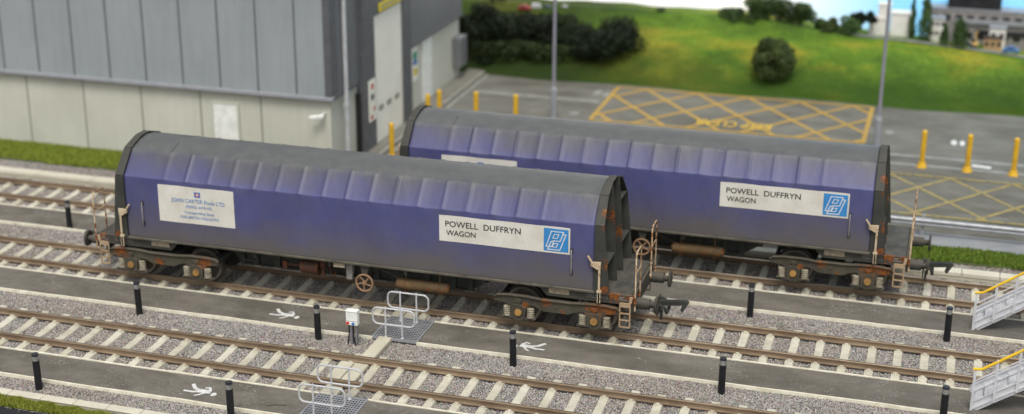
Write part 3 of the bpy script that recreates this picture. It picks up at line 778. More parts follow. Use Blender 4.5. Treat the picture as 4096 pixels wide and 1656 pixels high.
        b = MB(); b.box(*sorted((e * 6.50, e * 6.98)), -1.07, 1.07, 1.3495, 1.3535); b.build('tread_plate', M['tread_plate'], dk)
        # locking lever
        for s in (-1, 1):
            b = MB(); x = e * 6.245; y = s * 1.30
            b.bar((x, y, 1.14), (x, y, 2.14), .05, .03); b.bar((x, y, 1.14), (x, y, 1.42), .075, .03, 0)
            b.box(x - .055, x + .055, min(y - s * .05, y + s * .02), max(y - s * .05, y + s * .02), 1.40, 1.45)
            b.prism([(x - e * .20, 2.06), (x - e * .05, 1.98), (x + e * .03, 2.0), (x + e * .035, 2.17), (x - e * .14, 2.16), (x - e * .21, 2.13)], 'y', y - .025, y + .022)
            b.bar((x - e * .15, y - s * -.02, 2.11), (x - e * .28, y, 2.30), .045, .035)
            b.cyl((x, y - s * .03, 2.10), (x, y + s * .035, 2.10), .035, .03, 10)
            b.build('locking_lever', M['cream_metal'], W, bevel=.004)
        # handrails on the headstock
        for s in (-1, 1):
            b = MB(); x = e * 7.085
            ya, yb = s * 1.17, s * .64
            b.tube([(x, ya, .98), (x, ya, 2.34), (x, ya - s * .06, 2.44), (x, yb + s * .06, 2.44), (x, yb, 2.36), (x, yb, 1.12)], .020, 8)
            b.tube([(x, ya, 1.93), (x, yb, 1.93)], .016, 6)
            b.cyl((x - e * .025, yb, 1.18), (x + e * .02, yb, 1.18), .04, .04, 8); b.cyl((x - e * .025, ya, 1.18), (x + e * .02, ya, 1.18), .04, .04, 8)
            b.build('handrail', M['rail_metal'], W)
            b = MB(); y = s * 1.19; xa, xb = e * 6.735, e * 6.975
            for xx in (xa, xb): b.bar((xx, y, .545), (xx, y, 1.16), .035, .03, 0, (0, 1, 0))
            for z in (.555, .73, .90): b.bar((xa, y, z), (xb, y, z), .03, .035)
            b.box(min(xa, xb) + .01, max(xa, xb) - .01, y - .02, y + .02, 1.06, 1.17)
            b.bar((xb, y, 1.17), (e * 7.0, y, 1.33), .07, .05, 0, (0, 1, 0))
            b.build('step_ladder', M['tan_metal'], W, bevel=.004)
            # buffers
            b = MB(); y = s * .85
            b.cyl((e * 7.06, y, 1.06), (e * 7.38, y, 1.06), .135, .125, 16); b.cyl((e * 7.38, y, 1.06), (e * 7.50, y, 1.06), .075, .075, 12)
            b.cyl((e * 7.50, y, 1.06), (e * 7.535, y, 1.06), .19, .215, 20); b.cyl((e * 7.535, y, 1.06), (e * 7.56, y, 1.06), .215, .19, 20)
            b.build('buffer', M['frame'], W)
        # coupling: bar, loop and hook
        b = MB()
        b.bar((e * 6.95, 0, .70), (e * 7.45, 0, .68), .16, .05); b.bar((e * 7.43, 0, .48), (e * 7.43, 0, .92), .40, .035, 0, (1, 0, 0))
        b.tube([(e * 7.45, -.22, .82), (e * 7.62, -.22, .74), (e * 7.66, -.18, .60), (e * 7.66, .18, .60), (e * 7.62, .22, .74), (e * 7.45, .22, .82)], .042, 6)
        b.prism([(e * 7.40, .84), (e * 8.10, .90), (e * 8.17, .86), (e * 8.02, .60), (e * 7.96, .64), (e * 8.00, .78), (e * 7.40, .70)], 'y', -.06, .06)
        b.bar((e * 7.50, 0, .34), (e * 7.50, 0, .60), .06, .10)
        b.build('coupling', M['under'], W, bevel=.006)
        # bogie
        xc = e * 5.19
        B = MB(); B.box(xc - .28, xc + .28, -1.0, 1.0, .62, .98); B.cyl((xc, 0, .9), (xc, 0, 1.3), .3, .3, 16)
        bog = B.build('bogie', M['under'], W)
        for u in (-1.45, 1.36):
            B = MB(); B.box(xc + u, xc + u + .09, -1.05, 1.05, .80, .92); B.build('end_beam', M['under'], bog)
        for s in (-1, 1):
            b = MB(); out = [(-1.54, .84), (-1.54, .94), (-1.47, 1.005), (-1.2, 1.035), (-.75, 1.035), (-.38, 1.0), (.38, 1.0), (.75, 1.035), (1.2, 1.035), (1.47, 1.005), (1.54, .94), (1.54, .84), (1.36, .82),
                             (1.20, .80), (1.18, .72), (.68, .72), (.66, .80), (.52, .79), (.30, .69), (-.30, .69), (-.52, .79), (-.66, .80), (-.68, .72), (-1.18, .72), (-1.20, .80), (-1.36, .82)]
            ya, yb = sorted((s * 1.10, s * 1.17))
            b.prism([(xc + u, v) for u, v in out], 'y', ya, yb)
            top = out[1:11]
            for i in range(len(top) - 1): b.bar((xc + top[i][0], s * 1.155, top[i][1] - .006), (xc + top[i + 1][0], s * 1.155, top[i + 1][1] - .006), .13, .022)
            for u in (-.16, .16): b.box(xc + u - .006, xc + u + .006, *sorted((s * 1.165, s * 1.176)), .70, .98)
            b.cyl((xc, s * 1.16, .84), (xc, s * 1.185, .84), .045, .04, 10)
            for a in (-.93, .93):
                b.prism([(xc + a - .19, .74), (xc + a - .10, .80), (xc + a + .10, .80), (xc + a + .19, .74), (xc + a + .17, .46), (xc + a + .08, .40), (xc + a - .08, .40), (xc + a - .17, .46)], 'y', *sorted((s * 1.09, s * 1.20)))
                b.box(xc + a - .075, xc + a + .075, *sorted((s * 1.172, s * 1.205)), .865, .945)
                b.box(xc + a - .035, xc + a + .035, *sorted((s * 1.172, s * 1.20)), .80, .90)
                b.prism([(xc + a - .42, .43), (xc + a + .42, .43), (xc + a + .42, .47), (xc + a - .42, .47)], 'y', *sorted((s * 1.06, s * 1.19)))
            b.build('side_frame', M['bogie'], bog, bevel=.008)
            for a in (-.93, .93):
                b = MB(); b.cyl((xc + a, s * 1.19, .61), (xc + a, s * 1.215, .61), .115, .115, 18, 1); b.cyl((xc + a, s * 1.215, .61), (xc + a, s * 1.245, .61), .090, .082, 18, 0)
                b.build('axlebox_cover', [M['ochre'], M['bogie']], bog)
                for d in (-.29, .29):
                    b = MB(); X0 = xc + a + d; b.cyl((X0, s * 1.13, .475), (X0, s * 1.13, .735), .062, .062, 12)
                    for k in range(5): b.ring((X0, s * 1.13, .50 + k * .052), 'z', .072, .021, 16, 6)
                    b.build('spring', M['spring'], bog)
                b = MB(); X0 = xc + a
                b.cyl((X0, s * .60, .62), (X0, s * .70, .62), .46, .45, 36, 1); b.cyl((X0, s * .575, .62), (X0, s * .60, .62), .50, .50, 36, 0)
                b.cyl((X0, s * .70, .62), (X0, s * .712, .62), .39, .37, 32, 0); b.cyl((X0, s * .55, .62), (X0, s * 1.09, .62), .07, .07, 12, 0)
                b.build('wheel', [M['tread'], M['wheel_rim']], bog)
        for a in (-.93, .93):
            b = MB(); b.cyl((xc + a, -.6, .62), (xc + a, .6, .62), .07, .07, 12); b.build('axle', M['under'], bog)
    # centre underframe
    b = MB()
    for s in (-1, 1):
        b.prism([(-3.85, 1.30), (-3.35, .74), (2.9, .74), (3.85, 1.30)], 'y', *sorted((s * .43, s * .46)))
        b.box(-3.3, 2.9, *sorted((s * .36, s * .52)), .70, .74); b.box(-4.4, 4.4, *sorted((s * .38, s * .52)), 1.28, 1.36)
        for x in [-3.28, -2.9, -2.3, -1.62, -.95, -.28, .39, 1.06, 1.73, 2.4, 2.85]: b.box(x - .07, x + .07, *sorted((s * .463, s * .55)), .74, 1.28)
        for x in (-2.6, -.6, 1.4, 3.4): b.box(x - .04, x + .04, *sorted((s * .52, s * 1.18)), 1.22, 1.35)
    b.box(-4.9, 4.9, -1.17, 1.17, 1.352, 1.40)
    b.build('underframe', M['under'], W)
    y = -.93
    b = MB(); b.cyl((1.12, y, .88), (2.40, y, .88), .135, .135, 20); b.cyl((1.07, y, .88), (1.12, y, .88), .09, .135, 20); b.cyl((2.40, y, .88), (2.45, y, .88), .135, .09, 20)
    for x in (1.32, 2.2): b.ring((x, y, .88), 'x', .137, .014, 20, 6); b.box(x - .02, x + .02, y - .03, y + .03, .66, .76); b.box(x - .015, x + .015, y - .02, y + .02, 1.0, 1.35)
    b.build('air_tank', M['rust_tank'], W)
    b = MB(); b.cyl((-1.42, y, 1.03), (-1.02, y, 1.03), .175, .175, 20); b.cyl((-1.02, y, 1.03), (-.96, y, 1.03), .19, .19, 20); b.cyl((-1.42, y, 1.03), (-1.49, y, 1.03), .175, .10, 20); b.cyl((-1.49, y, 1.03), (-1.85, y, 1.03), .03, .03, 8); b.box(-1.95, -1.83, y - .05, y + .05, .93, 1.12)
    b.build('brake_cylinder', M['red_rust'], W)
    b = MB(); b.box(-.93, -.77, y - .07, y + .07, 1.05, 1.3); b.cyl((-.85, y - .06, .88), (-.85, y - .06, 1.06), .05, .05, 10); b.box(-.74, -.62, y - .04, y + .06, 1.12, 1.34); b.tube([(-.70, y, 1.12), (-.66, y, .92), (-.55, y - .03, .89), (-.52, y - .03, 1.0)], .018, 6)
    b.build('distributor_valve', M['red_rust'], W)
    b = MB(); b.box(-.48, -.18, -1.20, -1.18, 1.22, 1.345); b.build('tag_plate', M['plate'], W)
    b = MB(); b.box(-.22, -.05, y - .09, y + .05, .98, 1.26); b.box(-.21, -.06, y - .1, y - .03, .86, 1.0); b.build('grey_valve_box', M['handle'], W)
    b = MB(); yy = -1.20; c = (.33, yy, .885); b.ring(c, 'y', .215, .028, 30, 8); b.cyl((.33, yy - .03, .885), (.33, yy + .03, .885), .055, .055, 12)
    for k in range(5):
        q = 2 * math.pi * k / 5 + .5
        b.tube([(.33 + math.cos(q) * .03, yy, .885 + math.sin(q) * .03), (.33 + math.cos(q + .35) * .12, yy, .885 + math.sin(q + .35) * .12), (.33 + math.cos(q + .45) * .21, yy, .885 + math.sin(q + .45) * .21)], .019, 6)
    b.build('handwheel', M['tan_wheel'], W)
    b = MB(); b.prism([(.20, 1.34), (.46, 1.34), (.40, 1.12), (.26, 1.12)], 'y', -1.17, -1.05); b.cyl((.33, -1.17, .885), (.33, -.5, .885), .025, .025, 8); b.bar((.33, -1.1, 1.15), (.33, -1.1, .86), .06, .03)
    b.build('handwheel_bracket', M['frame'], W)
    b = MB(); b.tube([(.5, -.95, 1.22), (1.0, -.9, 1.05), (1.1, -.9, 1.0)], .012, 6); b.tube([(-3.0, -.9, 1.28), (-1.5, -.9, 1.24), (.4, -.9, 1.22)], .014, 6); b.tube([(-3.6, -.6, 1.25), (-3.1, -.75, .92), (-2.9, -.6, .85)], .014, 6)
    b.build('brake_pipe', M['bogie'], W)
    # plates and stencils on the end solebars
    for e in (-1, 1):
        b = MB(); xs_ = sorted((e * 5.0, e * 5.5)); b.box(xs_[0], xs_[1], -1.162, -1.151, 1.19, 1.325); b.build('number_plate', M['plate'], W)
        b = MB(); xs_ = sorted((e * 5.53, e * 5.82)); b.box(xs_[0], xs_[1], -1.158, -1.151, 1.20, 1.31); b.build('cover_plate', M['frame'], W, bevel=.004)
        b = MB(); x0 = 5.92 if e > 0 else -6.55; y = -1.153
        for z in (1.305, 1.255, 1.21): b.box(x0, x0 + .52, y - .001, y, z - .004, z + .004)
        for k in range(8): b.box(x0 + .03 + k * .065, x0 + .038 + k * .065, y - .002, y - .0012, 1.21, 1.305)
        b.build('stencil_table', M['white_small'], W)
        b = MB(); x0 = 6.70 if e > 0 else -6.95
        for z, l_ in ((1.29, .12), (1.255, .10), (1.22, .2)): b.box(x0, x0 + l_, y - .001, y, z - .007, z + .007)
        b.build('stencil_lines', M['white_small'], W)
    return W
W1 = make_wagon(); tag(W1, 'nearer blue tarpaulin covered steel wagon on the middle siding', 'freight wagon', 'two blue covered wagons')
W2 = copy_tree(W1); W2.location = (6.766 + 6.0, YB + 4.41, 0); tag(W2, 'farther blue tarpaulin covered wagon, partly hidden behind the nearer one', 'freight wagon', 'two blue covered wagons')

# ------------------------------------------------------------------ black bollards
def make_bollard():
    B = empty('path_bollard', (0, 0, 0))
    b = MB(); b.cyl((0, 0, -.05), (0, 0, .66), .080, .078, 20); b.build('post', M['black'], B)
    b = MB(); b.cyl((0, 0, .66), (0, 0, .775), .072, .072, 20); b.build('clear_band', M['band'], B)
    b = MB(); b.cyl((0, 0, .775), (0, 0, .825), .080, .074, 20); b.build('cap', M['black_top'], B)
    return B
bp = make_bollard()
spots = [((1.61, -2.63), 'black bollard at the front left beside the cream slab trough'), ((6.33, -2.66), 'black bollard at the bottom edge right of the front walking figure'),
         ((1.66, 1.68), 'black bollard at the left end of the middle path'), ((6.49, 1.62), 'black bollard just left of the small white socket cabinet'),
         ((11.36, 1.60), 'black bollard standing over the head of a painted walking figure'), ((16.18, 1.60), 'black bollard on ballast right of the nearer wagon, nearer row'),
         ((20.93, 1.58), 'black bollard at the foot of the nearer yellow railed stairs'), ((-3.27, 6.42), 'blurred black bollard left of the wagons, behind the left buffer'),
         ((16.19, 5.97), 'black bollard below the bogie of the farther wagon'), ((20.91, 5.96), 'black bollard at the foot of the farther yellow railed stairs')]
for i, ((x, y), lb) in enumerate(spots):
    o = bp if i == 0 else copy_tree(bp)
    o.location = (x, y, 0); o.rotation_euler = (R(random.uniform(-.8, .8)), R(random.uniform(-.8, .8)), 0); tag(o, lb, 'bollard', 'black path bollards')

# yellow bollards
def make_yb():
    B = empty('yellow_bollard', (0, 0, 0)); b = MB(); b.cyl((0, 0, .16), (0, 0, 1.19), .085, .085, 18); b.cyl((0, 0, 1.19), (0, 0, 1.23), .085, .045, 18); b.build('post', M['yellow'], B)
    b = MB(); b.cyl((0, 0, -.01), (0, 0, .17), .17, .10, 18); b.build('base', M['yellow'], B); return B
yp = make_yb()
for i, ((x, y), lb) in enumerate([((19.80, 19.46), 'leftmost of the three yellow bollards right of the farther wagon'), ((21.21, 19.44), 'middle one of the three yellow bollards right of the farther wagon'), ((22.62, 19.45), 'rightmost yellow bollard, near the right edge'),
        ((3.21, 15.17), 'tall yellow bollard just below the big white roller door'), ((3.17, 18.8), 'yellow bollard directly below the narrow white side door'), ((3.36, 19.45), 'yellow bollard right beside the narrow white side door'),
        ((4.66, 19.6), 'yellow bollard on the parking bay, between the side door and the lamp post'), ((6.09, 19.65), 'yellow bollard just left of the left lamp post')]):
    o = yp if i == 0 else copy_tree(yp); o.location = (x, y, 0); tag(o, lb, 'bollard', 'yellow yard bollards')

# lamp posts
def make_lamp():
    B = empty('lamp_post', (0, 0, 0)); b = MB(); b.cyl((0, 0, 1.15), (0, 0, 8.0), .062, .045, 14); b.build('pole', M['pole'], B)
    b = MB(); b.cyl((0, 0, -.01), (0, 0, 1.02), .115, .115, 16); b.cyl((0, 0, 1.02), (0, 0, 1.15), .115, .062, 16); b.build('base', M['trim'], B)
    b = MB(); b.bar((0, 0, 7.95), (0, -1.0, 8.15), .08, .06); b.box(-.16, .16, -1.6, -.95, 8.1, 8.2); b.build('lantern', M['pole'], B); return B
lp = make_lamp()
for i, ((x, y), lb) in enumerate([((6.98, 21.4), 'left grey lamp post, standing in the parking bays'), ((18.27, 20.98), 'right grey lamp post, rising behind the end of the farther wagon')]):
    o = lp if i == 0 else copy_tree(lp); o.location = (x, y, 0); tag(o, lb, 'lamp post', 'grey lamp posts')

# crash barrier
G_ = empty('crash_barrier', (20.06, 13.0, 0), 'silver crash barrier rail along the back of the access lane', 'barrier')
b = MB(); b.tube([(-9, -.06, .47), (20, -.06, .47)], .065, 10); b.tube([(-9, -.05, .36), (20, -.05, .36)], .05, 10); b.build('beam', M['galv'], G_)
for x in (-8, -4, 0, 4, 8, 12):
    b = MB(); b.box(x - .04, x + .04, 0, .09, -.02, .62); b.build('post', M['galv'], G_)
    b = MB(); b.box(x - .22, x + .22, -.025, -.0, .36, .54); b.build('joint_plate', M['galv'], G_)

# socket cabinet
K = empty('socket_cabinet', (7.40, 1.60, 0), 'white socket cabinet on grey legs with red and blue sockets', 'electrical cabinet')
b = MB(); b.box(-.145, .145, -.075, .075, .47, .82); b.build('box', M['cab'], K, bevel=.012)
b = MB(); b.box(-.155, .155, -.09, .085, .822, .845); b.box(-.06, -.045, -.095, -.075, .74, .83); b.box(.085, .10, -.095, -.075, .74, .83); b.build('lid', M['cab'], K, bevel=.008)
b = MB(); b.box(-.13, .13, -.079, -.0755, .575, .585); b.build('door_seam', M['seam_cream'], K)
b = MB(); b.cyl((-.095, -.075, .525), (-.095, -.105, .53), .038, .034, 14); b.build('socket', M['red'], K)
b = MB(); b.cyl((.045, -.075, .525), (.045, -.105, .53), .036, .032, 14); b.build('socket', M['bluesock'], K)
b = MB(); b.box(-.055, .0, -.04, .04, -.05, .47); b.box(.075, .12, -.04, .04, -.05, .47); b.build('leg', M['leg_grey'], K)
b = MB(); b.tube([(-.085, -.02, .48), (-.08, -.03, .25), (-.12, -.04, -.02)], .018, 6); b.tube([(.03, -.05, .48), (.04, -.05, .2), (.08, -.06, -.03)], .016, 6); b.build('cable', M['black'], K)

# gratings and hooped handrails
def grating(y0, y1, label):
    b = MB(); x0, x1 = 7.745, 8.835
    n = 16
    for i in range(n + 1):
        x = x0 + (x1 - x0) * i / n; b.box(x - .012, x + .012, y0, y1, .040, .0445)
    mth = 12
    for j in range(mth + 1):
        y = y0 + (y1 - y0) * j / mth; b.box(x0 - .009, x1 + .009, y - .019, y + .019, .039, .0435)
    for (a, c, d, e_) in ((x0 - .03, x1 + .03, y0 - .035, y0 - .014), (x0 - .03, x1 + .03, y1 + .014, y1 + .035), (x0 - .035, x0 - .012, y0 - .01, y1 + .01), (x1 + .012, x1 + .035, y0 - .01, y1 + .01)): b.box(a, c, d, e_, -.03, .05)
    tag(b.build('walkway_grating', M['galv']), label, 'grating', 'steel walkway gratings')
grating(2.03, 3.20, 'upper grey steel grating set in the middle path by the handwheel')
grating(-2.28, -1.17, 'lower grey steel grating set in the front path at the bottom edge')
for y0, y1 in ((1.98, 3.24), (-2.32, -1.12)):
    strip('pit_shade_sheet', 7.7, 8.88, y0, y1, -.02, M['rubber'], -.054)  # flat black sheet stands in for the shade below each grating
def hoop(y, label):
    b = MB(); x0, x1, z0, z1, r = 7.73, 8.78, .36, .775, .13; P = []
    for cx, cz, a0 in ((x1 - r, z1 - r, 0), (x0 + r, z1 - r, 90), (x0 + r, z0 + r, 180), (x1 - r, z0 + r, 270)):
        for k in range(7): q = R(a0 + 15 * k); P.append((cx + math.cos(q) * r - 8.27, 0, cz + math.sin(q) * r))
    H = empty('guard_hoop', (8.27, y, 0), label, 'guard rail', 'hooped guard rails at the gratings')
    b.tube(P, .023, 8, 0, True); b.build('loop', M['hoop'], H)
    for x in (-.22, .20):
        b = MB(); b.cyl((x, -.001, .04), (x, -.001, .80), .022, .022, 10); b.cyl((x, 0, .80), (x, 0, .815), .022, .012, 10); b.cyl((x, 0, .035), (x, 0, .06), .045, .04, 10); b.build('post', M['hoop'], H)
hoop(2.06, 'silver guard hoop on the near edge of the upper grating'); hoop(3.06, 'silver guard hoop on the far edge of the upper grating, before the wagon')
hoop(-2.20, 'silver guard hoop on the near edge of the lower grating'); hoop(-1.22, 'silver guard hoop on the far edge of the lower grating')

# ------------------------------------------------------------------ access stairs
def stairs(y, label):
    S_ = empty('access_stairs', (21.5, y, 0), label, 'stairs', 'white access stairs with yellow handrails')
    k = .685; Lx = 2.6
    wd = .85
    for s, yy in ((0, 0.0), (1, wd)):
        b = MB(); b.prism([(-.03, -.0), (.12, .0), (Lx, (Lx - .12) * k), (Lx, (Lx - .12) * k + .30), (.0, .20), (-.03, .16)], 'y', yy - .015, yy + .015)
        b.bar((0, yy - .028, .205), (Lx, yy - .028, Lx * k + .205 - .06), .03, .03); b.bar((.03, yy - .028, .045), (Lx, yy - .028, Lx * k + .045 - .06), .03, .03)
        b.build('stringer', M['white_metal'], S_)
    for i in range(11):
        x = .14 + i * .235; z = .10 + i * .235 * k; b = MB()
        b.box(x - .11, x + .11, .018, wd - .018, z, z + .015)
        for j in range(6): b.box(x - .10 + j * .036, x - .09 + j * .036, .02, wd - .02, z + .016, z + .024)
        b.box(x - .115, x - .10, .018, wd - .018, z - .05, z + .025)
        b.build('tread', M['white_metal'], S_)
    yy = -.05
    for i in range(6):
        x = i * .44; b = MB(); z0 = 0 if i == 0 else x * k - .03
        b.box(x - .028, x + .028, yy - .02, yy + .02, z0, x * k + .96 if i else .96); b.build('post', M['white_metal'], S_)
    for h in (.48, .70):
        b = MB(); b.tube([(0, yy - .002, h), (2.2, yy - .002, 2.2 * k + h)], .016, 8); b.build('mid_rail', M['white_metal'], S_)
    b = MB(); b.tube([(-.05, yy, .985), (.10, yy, 1.0), (.16, yy, 1.02), (2.3, yy, 2.3 * k + .97)], .032, 10); b.build('handrail', M['yellow_bright'], S_)
    # side infill of punched plate behind the posts
    b = MB()
    for i in range(48):
        if i % 9 > 4: continue
        x = .04 + i * .05; b.bar((x, .0, x * k + .21), (x, .0, x * k + .40), .014 if i % 6 else .05, .008)
    b.bar((.0, -.0, .40), (2.4, -.0, 2.4 * k + .40), .02, .02); b.build('infill', M['white_metal'], S_)
    b = MB(); z = 2.6 * k; b.box(2.6, 4.2, -.02, wd + .02, z - .02, z + .06)
    for x in (2.7, 4.1):
        for q in (.03, wd - .03): b.box(x - .03, x + .03, q - .03, q + .03, 0, z - .02)
    b.build('landing', M['white_metal'], S_)
stairs(2.33, 'nearer white stairs with yellow handrail at the lower right edge'); stairs(6.72, 'farther white stairs with yellow handrail at the right edge')

# ------------------------------------------------------------------ building
BL = empty('warehouse', (2.0, 13.12, 0), 'large grey clad warehouse with cream lower walls at the left', 'warehouse')
ox, oy = 2.0, 13.12
def bb(name, mats, boxes, parent=None, bevel=0):
    b = MB()
    for q in boxes: b.box(q[0] - ox, q[1] - ox, q[2] - oy, q[3] - oy, q[4], q[5], q[6] if len(q) > 6 else 0)
    return b.build(name, mats, parent or BL, bevel)
wl = [(-16, 2.0, 13.12, 25.7, -.04, 2.42)]
x = -.38
sm = []
while x > -16: sm.append((x - .03, x + .03, 13.113, 13.119, 0, 2.419, 1)); x -= 2.12
x = 17.3
bb('lower_wall', [M['clad_cream'], M['seam_cream']], wl + sm)
up = [(-16, 2.10, 13.0, 25.75, 2.56, 6.3)]; sm = []; x = .94
while x > -16: sm.append((x - .035, x + .035, 12.992, 12.999, 2.57, 6.29, 1)); x -= 1.31
bb('upper_wall', [M['clad_grey'], M['seam']], up + sm)
bb('darkened_side_cladding', M['clad_dark'], [(2.101, 2.118, 19.66, 25.74, 2.56, 6.29)])  # skin darker than upper_wall: this side's weaker light put into the colour
bb('darkened_side_cladding', M['clad_dark'], [(2.101, 2.118, 13.51, 15.27, 2.56, 6.29)])
bb('roof', M['trim_dark'], [(-16.1, 2.25, 12.85, 25.9, 6.305, 6.6)], bevel=.03)
bb('drip_flashing', M['trim'], [(-16, 2.16, 12.90, 13.118, 2.425, 2.557)], bevel=.02)
bb('drip_flashing', M['trim_dark'], [(2.003, 2.15, 13.12, 15.1, 2.425, 2.557)], bevel=.01)
bb('drip_flashing', M['trim_dark'], [(2.003, 2.15, 19.75, 25.75, 2.46, 2.557)], bevel=.01)
bb('corner_trim', M['trim_dark'], [(1.90, 2.125, 12.97, 13.5, 2.562, 6.29)])
bb('corner_trim', M['clad_cream'], [(1.88, 2.02, 13.08, 13.5, 0, 2.42)])
b = MB(); b.cyl((2.19 - ox, 13.95 - oy, 0), (2.19 - ox, 13.95 - oy, 6.3), .075, .075, 12); b.box(2.11 - ox, 2.27 - ox, 13.86 - oy, 14.04 - oy, 2.0, 2.12); b.build('downpipe', M['hoop'], BL)
bb('dock_buffer', M['rubber'], [(2.003, 2.14, 15.12, 15.26, 0, 2.1)])
# portal round the roller door
prt = bb('door_surround', M['trim_dark'], [(2.001, 2.30, 15.28, 16.2, 0, 4.42), (2.001, 2.30, 18.82, 19.65, 0, 4.42), (2.001, 2.30, 15.28, 19.65, 4.425, 6.2)], bevel=.02)
dr = bb('roller_door', M['door'], [(2.003, 2.24, 16.203, 18.817, .02, 4.41)] + [(2.241, 2.246, 16.21, 18.81, .3 + .42 * i, .31 + .42 * i) for i in range(10)])
bb('vision_panel', M['seam_cream'], [(2.247, 2.256, 16.55 + .75 * i, 16.95 + .75 * i, 1.15, 1.33) for i in range(3)], dr)
sg_ = bb('door_notice', M['ysign'], [(2.303, 2.35, 16.6, 18.6, 4.50, 4.78)])
bb('notice_print', M['seam_cream'], [(2.351, 2.356, 16.75 + i * .22, 16.87 + i * .22, 4.58, 4.70) for i in range(8)], sg_)
n1 = bb('safety_notice', M['door'], [(2.303, 2.33, 15.52, 16.08, 1.05, 2.42)])
bb('notice_symbol', M['red'], [(2.331, 2.336, 15.72, 15.90, 2.12, 2.30), (2.331, 2.336, 15.62, 15.80, 1.12, 1.26), (2.331, 2.336, 15.88, 16.0, 1.36, 1.5)], n1)
bb('notice_symbol', M['seam'], [(2.331, 2.335, 15.65, 15.95, 1.75, 1.95)], n1)
n2 = bb('safety_notice', M['door'], [(2.01, 2.035, 19.72, 20.9, 1.15, 2.45)])
for mt, y0, y1, z0, z1 in (('red', 19.78, 20.1, 2.15, 2.4), ('green_sign', 20.45, 20.85, 1.95, 2.2), ('bluesock', 20.45, 20.85, 1.72, 1.93), ('ysign', 20.5, 20.85, 1.35, 1.6), ('red', 19.8, 20.3, 1.18, 1.34)):
    bb('notice_symbol', M[mt], [(2.036, 2.041, y0, y1, z0, z1)], n2)
bb('side_door', M['cab'], [(2.003, 2.06, 21.45, 22.4, .12, 2.4)], bevel=.01)
bb('meter_box', M['clad_dark'], [(2.003, 2.35, 24.9, 25.65, .6, 1.75)], bevel=.02)
fd = bb('front_door', M['cab'], [(-2.04, -1.20, 13.06, 13.11, .02, 2.0)], bevel=.01)
bb('door_frame', M['clad_cream'], [(-2.10, -2.045, 13.05, 13.117, .0, 2.06), (-1.195, -1.14, 13.05, 13.117, 0, 2.06), (-2.044, -1.196, 13.05, 13.117, 2.005, 2.06)], fd)
b = MB(); b.bar((1.85 - ox, 13.1 - oy, 2.02), (1.72 - ox, 12.95 - oy, 1.96), .04, .04); b.build('camera_arm', M['cab'], BL)
b = MB(); b.bar((1.84 - ox, 12.93 - oy, 1.95), (1.45 - ox, 12.80 - oy, 1.90), .12, .12); b.cyl((1.45 - ox, 12.80 - oy, 1.90), (1.41 - ox, 12.787 - oy, 1.895), .045, .045, 10); b.build('security_camera', M['cab'], BL, bevel=.02)

# ------------------------------------------------------------------ field, bushes, trees, far buildings, printed sky
def crest(x):
    xp = [-20, 12.5, 16, 17.5, 19, 20.5, 22, 23, 45]; zp = [2.15, 2.15, 1.85, 1.79, 1.75, 1.67, 1.60, 1.52, 1.0]
    return float(np.interp(x, xp, zp))
TAN = math.tan(R(30))
def ground_z(x, y):
    c = crest(x); z = (y - 26.4) * TAN
    if z <= c: return z
    return c - (y - 26.4 - c / TAN) * .12
b = MB(); vs = []; xs = np.linspace(-14, 44, 150); vv = np.linspace(26.25, 32.6, 46)
for x in xs:
    for y in vv:
        z = ground_z(x, y); a = .05 * min(1, max(0, (y - 26.5)))
        z += a * (math.sin(x * 1.3 + y * 2.1) + .7 * math.sin(x * 2.9 - y * 3.3)) * .6 if z < crest(x) - .1 else 0
        vs.append((x, y + .12 * math.sin(x * .9) * (1 if y < 26.6 else 0), z))
n = len(vv); b.add(vs, [(i * n + j, (i + 1) * n + j, (i + 1) * n + j + 1, i * n + j + 1) for i in range(len(xs) - 1) for j in range(n - 1)], 0, True)
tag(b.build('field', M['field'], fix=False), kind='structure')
b = MB(); vs = []
for i in range(60):
    x = 16.6 + i * .45; c = crest(x); yc = 26.4 + c / TAN; vs += [(x, yc + .0, ground_z(x, yc) + .03), (x, yc + .55, ground_z(x, yc + .55) + .035)]
b.add(vs, [(2 * i, 2 * i + 2, 2 * i + 3, 2 * i + 1) for i in range(59)]); tag(b.build('road', M['road_far'], fix=False), kind='structure')
b = MB(); b.box(-30, 60, 32.7, 32.8, -.3, 14); tag(b.build('sky', M['sky']), kind='structure')

